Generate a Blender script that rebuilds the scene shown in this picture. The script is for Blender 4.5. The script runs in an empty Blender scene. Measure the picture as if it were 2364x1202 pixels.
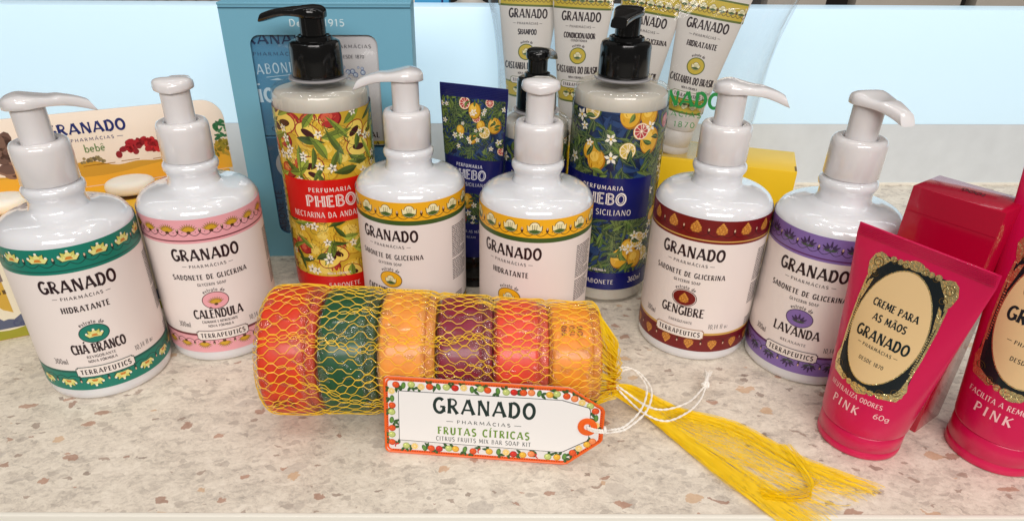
import bpy, bmesh, math, random
from mathutils import Vector, Matrix, noise
from mathutils.geometry import tessellate_polygon
random.seed(7)
PI = math.pi
S = 0.001                      # everything below is written in millimetres
sin, cos, rad = math.sin, math.cos, math.radians
sc = bpy.context.scene
col = sc.collection

# ------------------------------------------------------------------ camera
cam = bpy.data.cameras.new('camera'); camo = bpy.data.objects.new('camera', cam); col.objects.link(camo)
cam.sensor_width = 36.0; cam.lens = 36.0 * 1574.61 / 2364.0
cam.shift_x = (1182 - 1136.02) / 2364.0; cam.shift_y = (687.91 - 601) / 2364.0
cam.clip_start = 0.01; cam.clip_end = 50
camo.matrix_world = Matrix.Translation((0, 0, 0.25658)) @ Matrix.Rotation(rad(90 - 30.37), 4, 'X') @ Matrix.Rotation(rad(0.54), 4, 'Z')
sc.camera = camo

# ------------------------------------------------------------------ world and lamps (shop interior)
w = bpy.data.worlds.new('World'); sc.world = w; w.use_nodes = True
w.node_tree.nodes['Background'].inputs[0].default_value = (1.0, 0.95, 0.90, 1)
w.node_tree.nodes['Background'].inputs[1].default_value = 0.13
def lamp(name, loc, target, size, power, color, size_y=None):
    l = bpy.data.lights.new(name, 'AREA'); l.energy = power; l.color = color; l.size = size
    if size_y: l.shape = 'RECTANGLE'; l.size_y = size_y
    else: l.shape = 'DISK'
    o = bpy.data.objects.new(name, l); col.objects.link(o); o.location = loc
    o.rotation_euler = (Vector(target) - Vector(loc)).to_track_quat('-Z', 'Y').to_euler()
    return o
lamp('ceiling_panel_lamp', (0.25, 0.55, 1.75), (0.0, 0.38, 0), 0.9, 1.2, (1.0, 0.95, 0.89), 0.5)
lamp('shop_front_lamp', (0.1, -1.0, 0.95), (0.0, 0.42, 0.08), 1.4, 24.0, (1.0, 0.95, 0.915), 0.45)
for x, y in ((-0.85, 0.0), (-0.42, 0.18), (-0.2, -0.1), (0.1, 0.1), (0.42, -0.05), (0.6, 0.25), (1.0, 0.0), (0.15, 0.75)):
    lamp('ceiling_spot', (x, y, 1.5), (x * 0.2, 0.4, 0), 0.075, 1.05, (1.0, 0.96, 0.92))
sc.view_settings.view_transform = 'Standard'; sc.view_settings.look = 'None'
sc.view_settings.exposure = 0.0; sc.view_settings.gamma = 1.0; sc.view_settings.use_curve_mapping = False
sc.cycles.use_denoising = True
sc.cycles.max_bounces = 10; sc.cycles.transparent_max_bounces = 24
sc.cycles.caustics_reflective = False; sc.cycles.caustics_refractive = False

# ------------------------------------------------------------------ helpers
def lin(c):
    c = c / 255.0
    return c / 12.92 if c <= 0.04045 else ((c + 0.055) / 1.055) ** 2.4
def rgb(r, g, b): return (lin(r), lin(g), lin(b), 1.0)

def link(name, me, parent=None):
    o = bpy.data.objects.new(name, me); col.objects.link(o)
    if parent: o.parent = parent
    return o
def tag(o, label, cat, group=None):
    o['label'] = label; o['category'] = cat
    if group: o['group'] = group
    return o
def thing(name, label, cat, loc=(0, 0, 0), rz=0.0, group=None):
    o = bpy.data.objects.new(name, None); col.objects.link(o)
    o.empty_display_size = 0.01
    o.location = (loc[0] * S, loc[1] * S, loc[2] * S); o.rotation_euler = (0, 0, rz)
    return tag(o, label, cat, group)

class MB:
    def __init__(s): s.v = []; s.f = []
    def add(s, vs, fs):
        n = len(s.v); s.v += [tuple(p) for p in vs]; s.f += [tuple(i + n for i in f) for f in fs]
    def rings(s, R, cap0=True, cap1=True, closed=True):
        n = len(R[0]); vs = [p for r in R for p in r]; fs = []
        m = n if closed else n - 1
        for k in range(len(R) - 1):
            for i in range(m):
                j = (i + 1) % n
                fs.append((k * n + i, k * n + j, (k + 1) * n + j, (k + 1) * n + i))
        if cap0: fs.append(tuple(range(n - 1, -1, -1)))
        if cap1: fs.append(tuple((len(R) - 1) * n + i for i in range(n)))
        s.add(vs, fs)
    def lathe(s, prof, n=48, c=(0, 0, 0), cap0=True, cap1=True, a0=0.0):
        s.rings([[(c[0] + r * cos(a0 + 2 * PI * i / n), c[1] + r * sin(a0 + 2 * PI * i / n), c[2] + z) for i in range(n)] for r, z in prof], cap0, cap1)
    def box(s, x0, x1, y0, y1, z0, z1):
        s.add([(x0, y0, z0), (x1, y0, z0), (x1, y1, z0), (x0, y1, z0), (x0, y0, z1), (x1, y0, z1), (x1, y1, z1), (x0, y1, z1)],
              [(3, 2, 1, 0), (4, 5, 6, 7), (0, 1, 5, 4), (1, 2, 6, 5), (2, 3, 7, 6), (3, 0, 4, 7)])
    def tube(s, pts, r, n=6, caps=True):
        pts = [Vector(p) for p in pts]
        R = []; up = None
        for i, p in enumerate(pts):
            t = (pts[min(i + 1, len(pts) - 1)] - pts[max(i - 1, 0)])
            if t.length < 1e-9: t = Vector((1, 0, 0))
            t.normalize()
            if up is None:
                up = Vector((0, 0, 1)) if abs(t.z) < 0.9 else Vector((1, 0, 0))
            a = t.cross(up)
            if a.length < 1e-6: a = t.orthogonal()
            a.normalize(); b = a.cross(t).normalized(); up = b
            rr = r[i] if isinstance(r, (list, tuple)) else r
            R.append([p + (a * cos(2 * PI * k / n) + b * sin(2 * PI * k / n)) * rr for k in range(n)])
        s.rings(R, caps, caps)
    def mesh(s, name, mat, smooth=True, bevel=0.0, seg=2, angle=35):
        me = bpy.data.meshes.new(name)
        me.from_pydata([(x * S, y * S, z * S) for x, y, z in s.v], [], s.f)
        bm = bmesh.new(); bm.from_mesh(me)
        bmesh.ops.recalc_face_normals(bm, faces=bm.faces)
        if bevel:
            es = [e for e in bm.edges if len(e.link_faces) == 2 and e.calc_face_angle(0) > rad(30)]
            bmesh.ops.bevel(bm, geom=es, offset=bevel * S, segments=seg, affect='EDGES', profile=0.5)
        if smooth:
            for f in bm.faces: f.smooth = True
            for e in bm.edges:
                if len(e.link_faces) == 2 and e.calc_face_angle(0) > rad(angle): e.smooth = False
        bm.to_mesh(me); bm.free()
        me.materials.append(mat)
        return me
    def build(s, name, mat, parent=None, **k): return link(name, s.mesh(name, mat, **k), parent)

# ------------------------------------------------------------------ materials
def mat(name, color, rough=0.4, metal=0.0, coat=0.0, bump=0.0, bscale=300.0, vary=0.0, vscale=40.0, sss=0.0, spec=0.5, coat_rough=0.05, detail=3.0):
    m = bpy.data.materials.new(name); m.use_nodes = True
    nt = m.node_tree; p = nt.nodes['Principled BSDF']
    p.inputs['Base Color'].default_value = color
    p.inputs['Roughness'].default_value = rough; p.inputs['Metallic'].default_value = metal
    p.inputs['Coat Weight'].default_value = coat; p.inputs['Coat Roughness'].default_value = coat_rough
    p.inputs['Specular IOR Level'].default_value = spec
    if sss:
        p.inputs['Subsurface Weight'].default_value = sss
        p.inputs['Subsurface Radius'].default_value = (1, 0.6, 0.35); p.inputs['Subsurface Scale'].default_value = 0.006
    if bump or vary:
        tc = nt.nodes.new('ShaderNodeTexCoord')
    if bump:
        n = nt.nodes.new('ShaderNodeTexNoise'); n.inputs['Scale'].default_value = bscale; n.inputs['Detail'].default_value = detail
        b = nt.nodes.new('ShaderNodeBump'); b.inputs['Strength'].default_value = bump; b.inputs['Distance'].default_value = 0.001
        nt.links.new(tc.outputs['Object'], n.inputs['Vector']); nt.links.new(n.outputs['Fac'], b.inputs['Height'])
        nt.links.new(b.outputs['Normal'], p.inputs['Normal'])
    if vary:
        n = nt.nodes.new('ShaderNodeTexNoise'); n.inputs['Scale'].default_value = vscale; n.inputs['Detail'].default_value = 4
        mx = nt.nodes.new('ShaderNodeMix'); mx.data_type = 'RGBA'
        d = tuple(max(0, c * (1 - vary)) for c in color[:3]) + (1,); l = tuple(min(1, c * (1 + vary)) for c in color[:3]) + (1,)
        mx.inputs[6].default_value = d; mx.inputs[7].default_value = l
        nt.links.new(tc.outputs['Object'], n.inputs['Vector']); nt.links.new(n.outputs['Fac'], mx.inputs[0]); nt.links.new(mx.outputs[2], p.inputs['Base Color'])
    return m
def print_mat(name, rough=0.38, metal=0.0, bump=0.0):
    m = mat(name, (1, 1, 1, 1), rough, metal, bump=bump, bscale=700)
    nt = m.node_tree; a = nt.nodes.new('ShaderNodeAttribute'); a.attribute_name = 'Col'
    nt.links.new(a.outputs['Color'], nt.nodes['Principled BSDF'].inputs['Base Color'])
    return m
def film_mat(name, tint=(1, 1, 1, 1), gloss=0.06, rough=0.08, bump=0.0, bscale=60, edge=0.3, grey=0.0):
    m = bpy.data.materials.new(name); m.use_nodes = True; nt = m.node_tree; nt.nodes.clear()
    out = nt.nodes.new('ShaderNodeOutputMaterial'); mx = nt.nodes.new('ShaderNodeMixShader')
    t = nt.nodes.new('ShaderNodeBsdfTransparent'); t.inputs[0].default_value = tint
    g = nt.nodes.new('ShaderNodeBsdfGlossy'); g.inputs['Roughness'].default_value = rough
    lw = nt.nodes.new('ShaderNodeLayerWeight'); lw.inputs[0].default_value = 0.35
    mr = nt.nodes.new('ShaderNodeMapRange'); mr.inputs['To Min'].default_value = gloss; mr.inputs['To Max'].default_value = edge
    nt.links.new(lw.outputs['Facing'], mr.inputs['Value']); nt.links.new(mr.outputs[0], mx.inputs[0])
    nt.links.new(t.outputs[0], mx.inputs[1]); nt.links.new(g.outputs[0], mx.inputs[2])
    last = mx
    if grey:
        d = nt.nodes.new('ShaderNodeBsdfDiffuse'); d.inputs[0].default_value = (0.8, 0.8, 0.78, 1)
        m2 = nt.nodes.new('ShaderNodeMixShader'); m2.inputs[0].default_value = grey
        nt.links.new(mx.outputs[0], m2.inputs[1]); nt.links.new(d.outputs[0], m2.inputs[2]); last = m2
    nt.links.new(last.outputs[0], out.inputs[0])
    if bump:
        tc = nt.nodes.new('ShaderNodeTexCoord'); n = nt.nodes.new('ShaderNodeTexNoise'); n.inputs['Scale'].default_value = bscale; n.inputs['Detail'].default_value = 5
        n.inputs['Distortion'].default_value = 1.2
        b = nt.nodes.new('ShaderNodeBump'); b.inputs['Strength'].default_value = bump; b.inputs['Distance'].default_value = 0.004
        nt.links.new(tc.outputs['Object'], n.inputs['Vector']); nt.links.new(n.outputs['Fac'], b.inputs['Height'])
        nt.links.new(b.outputs['Normal'], g.inputs['Normal']); nt.links.new(b.outputs['Normal'], lw.inputs['Normal'])
    return m

M = dict(
    white=mat('white_gloss_plastic', rgb(220, 221, 224), 0.13, coat=1.0, bump=0.03, bscale=120, sss=0.08),
    pump=mat('white_pump_plastic', rgb(220, 217, 217), 0.17, coat=0.8, bump=0.02, bscale=160, sss=0.08),
    label=mat('label_paper', rgb(234, 224, 219), 0.42, bump=0.03, bscale=900, vary=0.015, vscale=30),
    black=mat('black_gloss_plastic', (0.004, 0.004, 0.004, 1), 0.14, coat=0.15, spec=0.35, bump=0.02, bscale=150),
    liquid=mat('milky_liquid_soap', rgb(204, 198, 186), 0.5, sss=0.3, vary=0.04, vscale=30),
    shell=film_mat('clear_bottle_plastic', (0.985, 0.985, 0.98, 1), 0.04, 0.04, 0.04, 30, 0.36),
    film=film_mat('clear_film', (0.985, 0.99, 1, 1), 0.045, 0.09, 0.7, 13, 0.6, grey=0.015),
    wrap=film_mat('crinkled_cellophane', (1, 1, 1, 1), 0.12, 0.11, 1.0, 230, 0.26),
    print=print_mat('printed_ink', 0.36), print_gloss=print_mat('printed_ink_gloss', 0.22),
    gold=mat('gold_foil', rgb(246, 226, 164), 0.2, metal=0.9, bump=1.0, bscale=480),
    pink=mat('pink_tube_plastic', rgb(206, 10, 78), 0.33, coat=0.25, bump=0.05, bscale=60, sss=0.1),
    pinkcard=mat('crimson_gloss_card', rgb(168, 2, 42), 0.2, coat=0.5, bump=0.06, bscale=30),
    teal=mat('teal_card', rgb(110, 170, 194), 0.48, bump=0.04, bscale=500, vary=0.02),
    tealdark=mat('teal_card_inner', rgb(40, 90, 112), 0.6),
    yellowcard=mat('yellow_card', rgb(240, 196, 14), 0.42, bump=0.03, bscale=500, vary=0.02),
    cream=mat('cream_card', rgb(236, 222, 206), 0.5, bump=0.03, bscale=500),
    trayyellow=mat('yellow_tray_card', rgb(240, 184, 40), 0.5, bump=0.03, bscale=400),
    soapwhite=mat('white_bar_soap', rgb(236, 230, 216), 0.45, sss=0.3, bump=0.04, bscale=150),
    navy=mat('navy_tube_plastic', rgb(18, 24, 92), 0.3, coat=0.2),
    tubewhite=mat('white_tube_plastic', rgb(224, 217, 208), 0.34, coat=0.15, bump=0.04, bscale=70),
    net=mat('yellow_net_thread', rgb(255, 208, 44), 0.4, sss=0.1),
    tail=mat('yellow_net_tail_thread', rgb(255, 216, 0), 0.45, sss=0.1),
    cord=mat('white_cotton_cord', rgb(242, 238, 230), 0.75, bump=0.5, bscale=1800),
    orange=mat('orange_plastic', rgb(232, 98, 22), 0.4),
    tagcard=mat('white_tag_card', rgb(232, 229, 226), 0.45, bump=0.02, bscale=600),
    trim=mat('white_trim', rgb(236, 232, 220), 0.35, bump=0.02),
)

# ------------------------------------------------------------------ flat print: a little vector canvas laid on real surfaces
HV, LT = 1.0, 0.62
def arc(cx, cy, rx, ry, a0, a1, n=9):
    return [(cx + rx * cos(rad(a0 + (a1 - a0) * i / n)), cy + ry * sin(rad(a0 + (a1 - a0) * i / n))) for i in range(n + 1)]
GL = {
 'A': (.74, [(LT, [(.03, 0), (.35, 1)]), (HV, [(.37, 1), (.70, 0)]), (LT, [(.15, .3), (.58, .3)])]),
 'B': (.58, [(HV, [(.1, 0), (.1, 1)]), (LT, [(.1, .97), (.28, .97)] + arc(.28, .76, .2, .21, 90, -90) + [(.1, .55)]), (LT, [(.28, .55)] + arc(.30, .29, .22, .26, 90, -90) + [(.1, .03)])]),
 'C': (.60, [(HV, arc(.36, .5, .29, .48, 48, 312, 16))]),
 'D': (.64, [(HV, [(.1, 0), (.1, 1)]), (LT, [(.1, .97), (.26, .97)]), (HV, [(.24, .97)] + arc(.26, .5, .30, .47, 90, -90, 12) + [(.24, .03)]), (LT, [(.1, .03), (.26, .03)])]),
 'E': (.50, [(HV, [(.1, 0), (.1, 1)]), (LT, [(.1, .96), (.46, .96)]), (LT, [(.1, .52), (.40, .52)]), (LT, [(.1, .04), (.48, .04)])]),
 'F': (.48, [(HV, [(.1, 0), (.1, 1)]), (LT, [(.1, .96), (.46, .96)]), (LT, [(.1, .50), (.40, .50)])]),
 'G': (.66, [(HV, arc(.36, .5, .29, .48, 50, 335, 16)), (LT, [(.40, .44), (.66, .44)]), (HV, [(.60, .44), (.60, .08)])]),
 'H': (.66, [(HV, [(.1, 0), (.1, 1)]), (HV, [(.56, 0), (.56, 1)]), (LT, [(.1, .5), (.56, .5)])]),
 'I': (.22, [(HV, [(.11, 0), (.11, 1)])]),
 'J': (.40, [(HV, [(.3, 1), (.3, .2)] + arc(.16, .2, .14, .2, 0, -150, 6))]),
 'L': (.48, [(HV, [(.1, 0), (.1, 1)]), (LT, [(.1, .04), (.46, .04)])]),
 'M': (.86, [(LT, [(.08, 0), (.14, 1)]), (HV, [(.15, 1), (.42, .2)]), (LT, [(.42, .2), (.70, 1)]), (HV, [(.71, 1), (.77, 0)])]),
 'N': (.70, [(LT, [(.1, 0), (.1, 1)]), (HV, [(.11, 1), (.59, 0)]), (LT, [(.6, 0), (.6, 1)])]),
 'O': (.68, [(HV, arc(.34, .5, .28, .48, 90, 450, 22))]),
 'P': (.54, [(HV, [(.1, 0), (.1, 1)]), (LT, [(.1, .97), (.26, .97)] + arc(.26, .72, .22, .25, 90, -90) + [(.1, .47)])]),
 'Q': (.68, [(HV, arc(.34, .5, .28, .48, 90, 450, 22)), (LT, [(.38, .2), (.64, -.1)])]),
 'R': (.62, [(HV, [(.1, 0), (.1, 1)]), (LT, [(.1, .97), (.26, .97)] + arc(.26, .74, .22, .23, 90, -90) + [(.1, .51)]), (HV, [(.26, .50), (.56, 0)])]),
 'S': (.52, [(HV, arc(.26, .75, .2, .23, 35, 250, 9) + arc(.26, .25, .21, .24, 78, -145, 10))]),
 'T': (.58, [(HV, [(.29, 0), (.29, 1)]), (LT, [(.02, .96), (.56, .96)])]),
 'U': (.64, [(HV, [(.1, 1), (.1, .3)] + arc(.32, .3, .22, .28, 180, 360, 10) + [(.54, 1)])]),
 'V': (.68, [(HV, [(.03, 1), (.34, 0)]), (LT, [(.34, 0), (.64, 1)])]),
 'X': (.62, [(HV, [(.04, 1), (.58, 0)]), (LT, [(.56, 1), (.04, 0)])]),
 'Y': (.60, [(HV, [(.03, 1), (.30, .45)]), (LT, [(.57, 1), (.30, .45)]), (HV, [(.30, .45), (.30, 0)])]),
 'Z': (.56, [(LT, [(.05, .96), (.5, .96)]), (HV, [(.5, .96), (.05, .04)]), (LT, [(.05, .04), (.52, .04)])]),
 'K': (.62, [(HV, [(.1, 0), (.1, 1)]), (LT, [(.56, 1), (.12, .45)]), (HV, [(.22, .56), (.58, 0)])]),
 '0': (.56, [(HV, arc(.28, .5, .22, .48, 90, 450, 18))]), '1': (.34, [(HV, [(.2, 0), (.2, 1)]), (LT, [(.2, 1), (.05, .84)])]),
 '3': (.50, [(HV, arc(.23, .75, .19, .22, 140, -80, 9)), (HV, arc(.23, .27, .21, .25, 80, -145, 9))]),
 '4': (.54, [(LT, [(.36, 1), (.04, .3), (.52, .3)]), (HV, [(.38, 1), (.38, 0)])]),
 '5': (.50, [(LT, [(.44, .97), (.12, .97), (.09, .55)]), (HV, [(.09, .55)] + arc(.23, .32, .22, .29, 110, -140, 10))]),
 '6': (.52, [(HV, [(.42, .97)] + arc(.5, .4, .42, .55, 115, 170, 5) + arc(.27, .28, .2, .26, 180, 520, 14))]),
 '7': (.50, [(LT, [(.04, .96), (.46, .96)]), (HV, [(.46, .96), (.16, 0)])]),
 '8': (.52, [(HV, arc(.26, .75, .17, .22, 90, 450, 14)), (HV, arc(.26, .27, .21, .25, 90, 450, 14))]),
 '9': (.52, [(HV, arc(.26, .70, .2, .27, 0, 360, 14)), (HV, [(.46, .7), (.42, .3), (.2, 0)])]),
 '2': (.50, [(HV, arc(.24, .72, .2, .25, 150, -30, 9) + [(.06, .04)]), (LT, [(.06, .04), (.48, .04)])]),
 'a': (.46, [(HV, arc(.2, .3, .16, .28, 0, 360, 12)), (HV, [(.37, .6), (.37, 0)])]), 'b': (.46, [(HV, [(.08, 1), (.08, 0)]), (HV, arc(.25, .28, .17, .28, 0, 360, 12))]),
 'd': (.46, [(HV, arc(.2, .3, .16, .28, 0, 360, 12)), (HV, [(.37, 1), (.37, 0)])]), 'e': (.44, [(HV, [(.06, .3), (.38, .32)] + arc(.22, .3, .17, .28, 10, 310, 12))]),
 'f': (.30, [(HV, arc(.24, .82, .12, .16, 60, 180, 5) + [(.12, 0)]), (LT, [(.0, .58), (.28, .58)])]), 'l': (.18, [(HV, [(.09, 1), (.09, 0)])]),
 'm': (.70, [(HV, [(.08, .6), (.08, 0)]), (HV, arc(.21, .4, .13, .2, 180, 0, 6) + [(.34, 0)]), (HV, arc(.47, .4, .13, .2, 180, 0, 6) + [(.60, 0)])]),
 'n': (.46, [(HV, [(.08, .6), (.08, 0)]), (HV, arc(.22, .4, .14, .2, 180, 0, 6) + [(.36, 0)])]),
 'o': (.46, [(HV, arc(.22, .3, .17, .28, 0, 360, 14))]), 'r': (.34, [(HV, [(.08, .6), (.08, 0)]), (HV, arc(.24, .4, .16, .19, 180, 60, 5))]),
 's': (.38, [(HV, arc(.18, .44, .13, .14, 40, 250, 7) + arc(.18, .15, .14, .14, 75, -145, 7))]), 't': (.30, [(HV, [(.13, .9), (.13, .1), (.26, .03)]), (LT, [(.0, .6), (.27, .6)])]),
 'x': (.42, [(HV, [(.04, .6), (.38, 0)]), (LT, [(.36, .6), (.04, 0)])]), 'z': (.40, [(LT, [(.04, .58), (.34, .58), (.04, .03), (.36, .03)])]),
 'c': (.42, [(HV, arc(.23, .3, .18, .28, 50, 310, 10))]), 'g': (.46, [(HV, arc(.2, .3, .16, .28, 0, 360, 12)), (HV, [(.37, .58), (.37, -.1)] + arc(.22, -.1, .15, .16, 0, -150, 6))]),
 'i': (.18, [(HV, [(.09, .6), (.09, 0)]), (HV, [(.09, .85), (.09, .78)])]),
 ',': (.2, [(HV, [(.12, .08), (.06, -.14)])]), '-': (.40, [(LT, [(.04, .45), (.36, .45)])]), '_': (.9, [(LT, [(.04, .5), (.86, .5)])]), ' ': (.34, []),
}
def accent(base, strokes):
    w_, st = GL[base]; return (w_, st + strokes)
GL['Á'] = accent('A', [(LT, [(.34, 1.12), (.50, 1.32)])]); GL['Ã'] = accent('A', [(LT, [(.14, 1.16), (.28, 1.24), (.42, 1.14), (.56, 1.22)])])
GL['Ê'] = accent('E', [(LT, [(.10, 1.12), (.27, 1.30), (.44, 1.12)])]); GL['Ó'] = accent('O', [(LT, [(.30, 1.12), (.46, 1.32)])])
GL['Í'] = accent('I', [(LT, [(.08, 1.12), (.24, 1.32)])]); GL['ê'] = accent('e', [(LT, [(.08, .76), (.22, .92), (.36, .76)])])

def clip_half(P, ax, val, keep_greater):
    out = []
    n = len(P)
    for i in range(n):
        a, b = P[i], P[(i + 1) % n]
        ia = (a[ax] >= val) if keep_greater else (a[ax] <= val)
        ib = (b[ax] >= val) if keep_greater else (b[ax] <= val)
        if ia: out.append(a)
        if ia != ib:
            t = (val - a[ax]) / (b[ax] - a[ax])
            q = (a[0] + (b[0] - a[0]) * t, a[1] + (b[1] - a[1]) * t); out.append(q)
    return out

class Art:
    def __init__(s): s.p = []; s.k = 0
    def convex(s, pts, c, layer): s.p.append((pts, c, layer))
    def poly(s, pts, c, layer=1):
        tr = tessellate_polygon([[Vector((x, y, 0)) for x, y in pts]])
        for t in tr: s.p.append(([pts[i] for i in t], c, layer))
    def ell(s, cx, cy, rx, ry, c, layer=1, rot=0.0, n=18):
        cr, sr = cos(rot), sin(rot)
        s.p.append(([(cx + rx * cos(2 * PI * i / n) * cr - ry * sin(2 * PI * i / n) * sr, cy + rx * cos(2 * PI * i / n) * sr + ry * sin(2 * PI * i / n) * cr) for i in range(n)], c, layer))
    def rect(s, x0, x1, y0, y1, c, layer=0): s.p.append(([(x0, y0), (x1, y0), (x1, y1), (x0, y1)], c, layer))
    def rib(s, pts, w0, c, layer=2, flare=0.0, taper=0.0):
        s.k += 1; layer = layer + (s.k % 4) * 0.12
        n = len(pts)
        if n == 2:
            a, b = pts; m = 4
            pts = [(a[0] + (b[0] - a[0]) * i / m, a[1] + (b[1] - a[1]) * i / m) for i in range(m + 1)]; n = m + 1
        L = []
        for i in range(n):
            a = pts[max(i - 1, 0)]; b = pts[min(i + 1, n - 1)]
            if i in (0, n - 1) and abs(pts[0][0] - pts[-1][0]) + abs(pts[0][1] - pts[-1][1]) < 1e-6: a, b = pts[-2], pts[1]
            dx, dy = b[0] - a[0], b[1] - a[1]; d = math.hypot(dx, dy) or 1
            t = i / (n - 1); ww = w0 * 0.5 * (1 + flare * abs(2 * t - 1) ** 3) * (1 - taper * t)
            L.append(((pts[i][0] - dy / d * ww, pts[i][1] + dx / d * ww), (pts[i][0] + dy / d * ww, pts[i][1] - dx / d * ww)))
        for i in range(n - 1):
            s.p.append(([L[i][0], L[i][1], L[i + 1][1], L[i + 1][0]], c, layer))
    def text(s, t, cx, cy, h, width, c, layer=3, wt=0.17, flare=0.45, track=0.06, rot=0.0, arcr=None):
        """centred on (cx, cy-baseline), fitted to the given width"""
        adv = [GL[ch][0] + track for ch in t]; tot = sum(adv) - track
        sx = width / tot; x = -width / 2
        cr, sr = cos(rot), sin(rot)
        for ch, a in zip(t, adv):
            gw = GL[ch][0] * sx
            for wgt, st in GL[ch][1]:
                P = []
                for px, py in st:
                    X = x + px * sx; Y = py * h
                    if arcr:
                        th = X / arcr; X, Y = (arcr + Y) * sin(th), (arcr + Y) * cos(th) - arcr
                    P.append((cx + X * cr - Y * sr, cy + X * sr + Y * cr))
                s.rib(P, wt * h * wgt, c, layer, flare if len(st) <= 2 else flare * 0.4)
            x += a * sx
    def build(s, name, mapf, parent, m, clip=None, cu=None, cv=None, base=0.05, step=0.03):
        V = []; F = []; C = []
        for pts, c, layer in s.p:
            P = pts
            if clip:
                for ax, val, g in ((0, clip[0], True), (0, clip[1], False), (1, clip[2], True), (1, clip[3], False)):
                    if len(P) >= 3: P = clip_half(P, ax, val, g)
                if len(P) < 3: continue
            Q = [P]
            for ax, cell in ((0, cu), (1, cv)):
                if not cell: continue
                Q2 = []
                for P in Q:
                    lo = min(p[ax] for p in P); hi = max(p[ax] for p in P)
                    k0 = math.floor(lo / cell); k1 = math.ceil(hi / cell)
                    if k1 - k0 <= 1: Q2.append(P); continue
                    for k in range(k0, k1):
                        R = P
                        if k > k0: R = clip_half(R, ax, k * cell, True)
                        if k < k1 - 1 and len(R) >= 3: R = clip_half(R, ax, (k + 1) * cell, False)
                        if len(R) >= 3: Q2.append(R)
                Q = Q2
            o = base + layer * step
            for P in Q:
                n = len(V)
                for x, y in P:
                    q = mapf(x, y, o); V.append((q[0] * S, q[1] * S, q[2] * S))
                F.append(tuple(range(n, n + len(P)))); C.append(c)
        me = bpy.data.meshes.new(name); me.from_pydata(V, [], F)
        at = me.color_attributes.new('Col', 'FLOAT_COLOR', 'CORNER')
        buf = []
        for f, c in zip(F, C): buf += list(c) * len(f)
        at.data.foreach_set('color', buf)
        bm = bmesh.new(); bm.from_mesh(me)
        bmesh.ops.remove_doubles(bm, verts=bm.verts, dist=2e-7)
        for f in bm.faces: f.smooth = True
        bm.to_mesh(me); bm.free()
        me.materials.append(m)
        return link(name, me, parent)

def cylmap(R): return lambda u, v, o: ((R + o) * sin(u / R), -(R + o) * cos(u / R), v)

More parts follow.
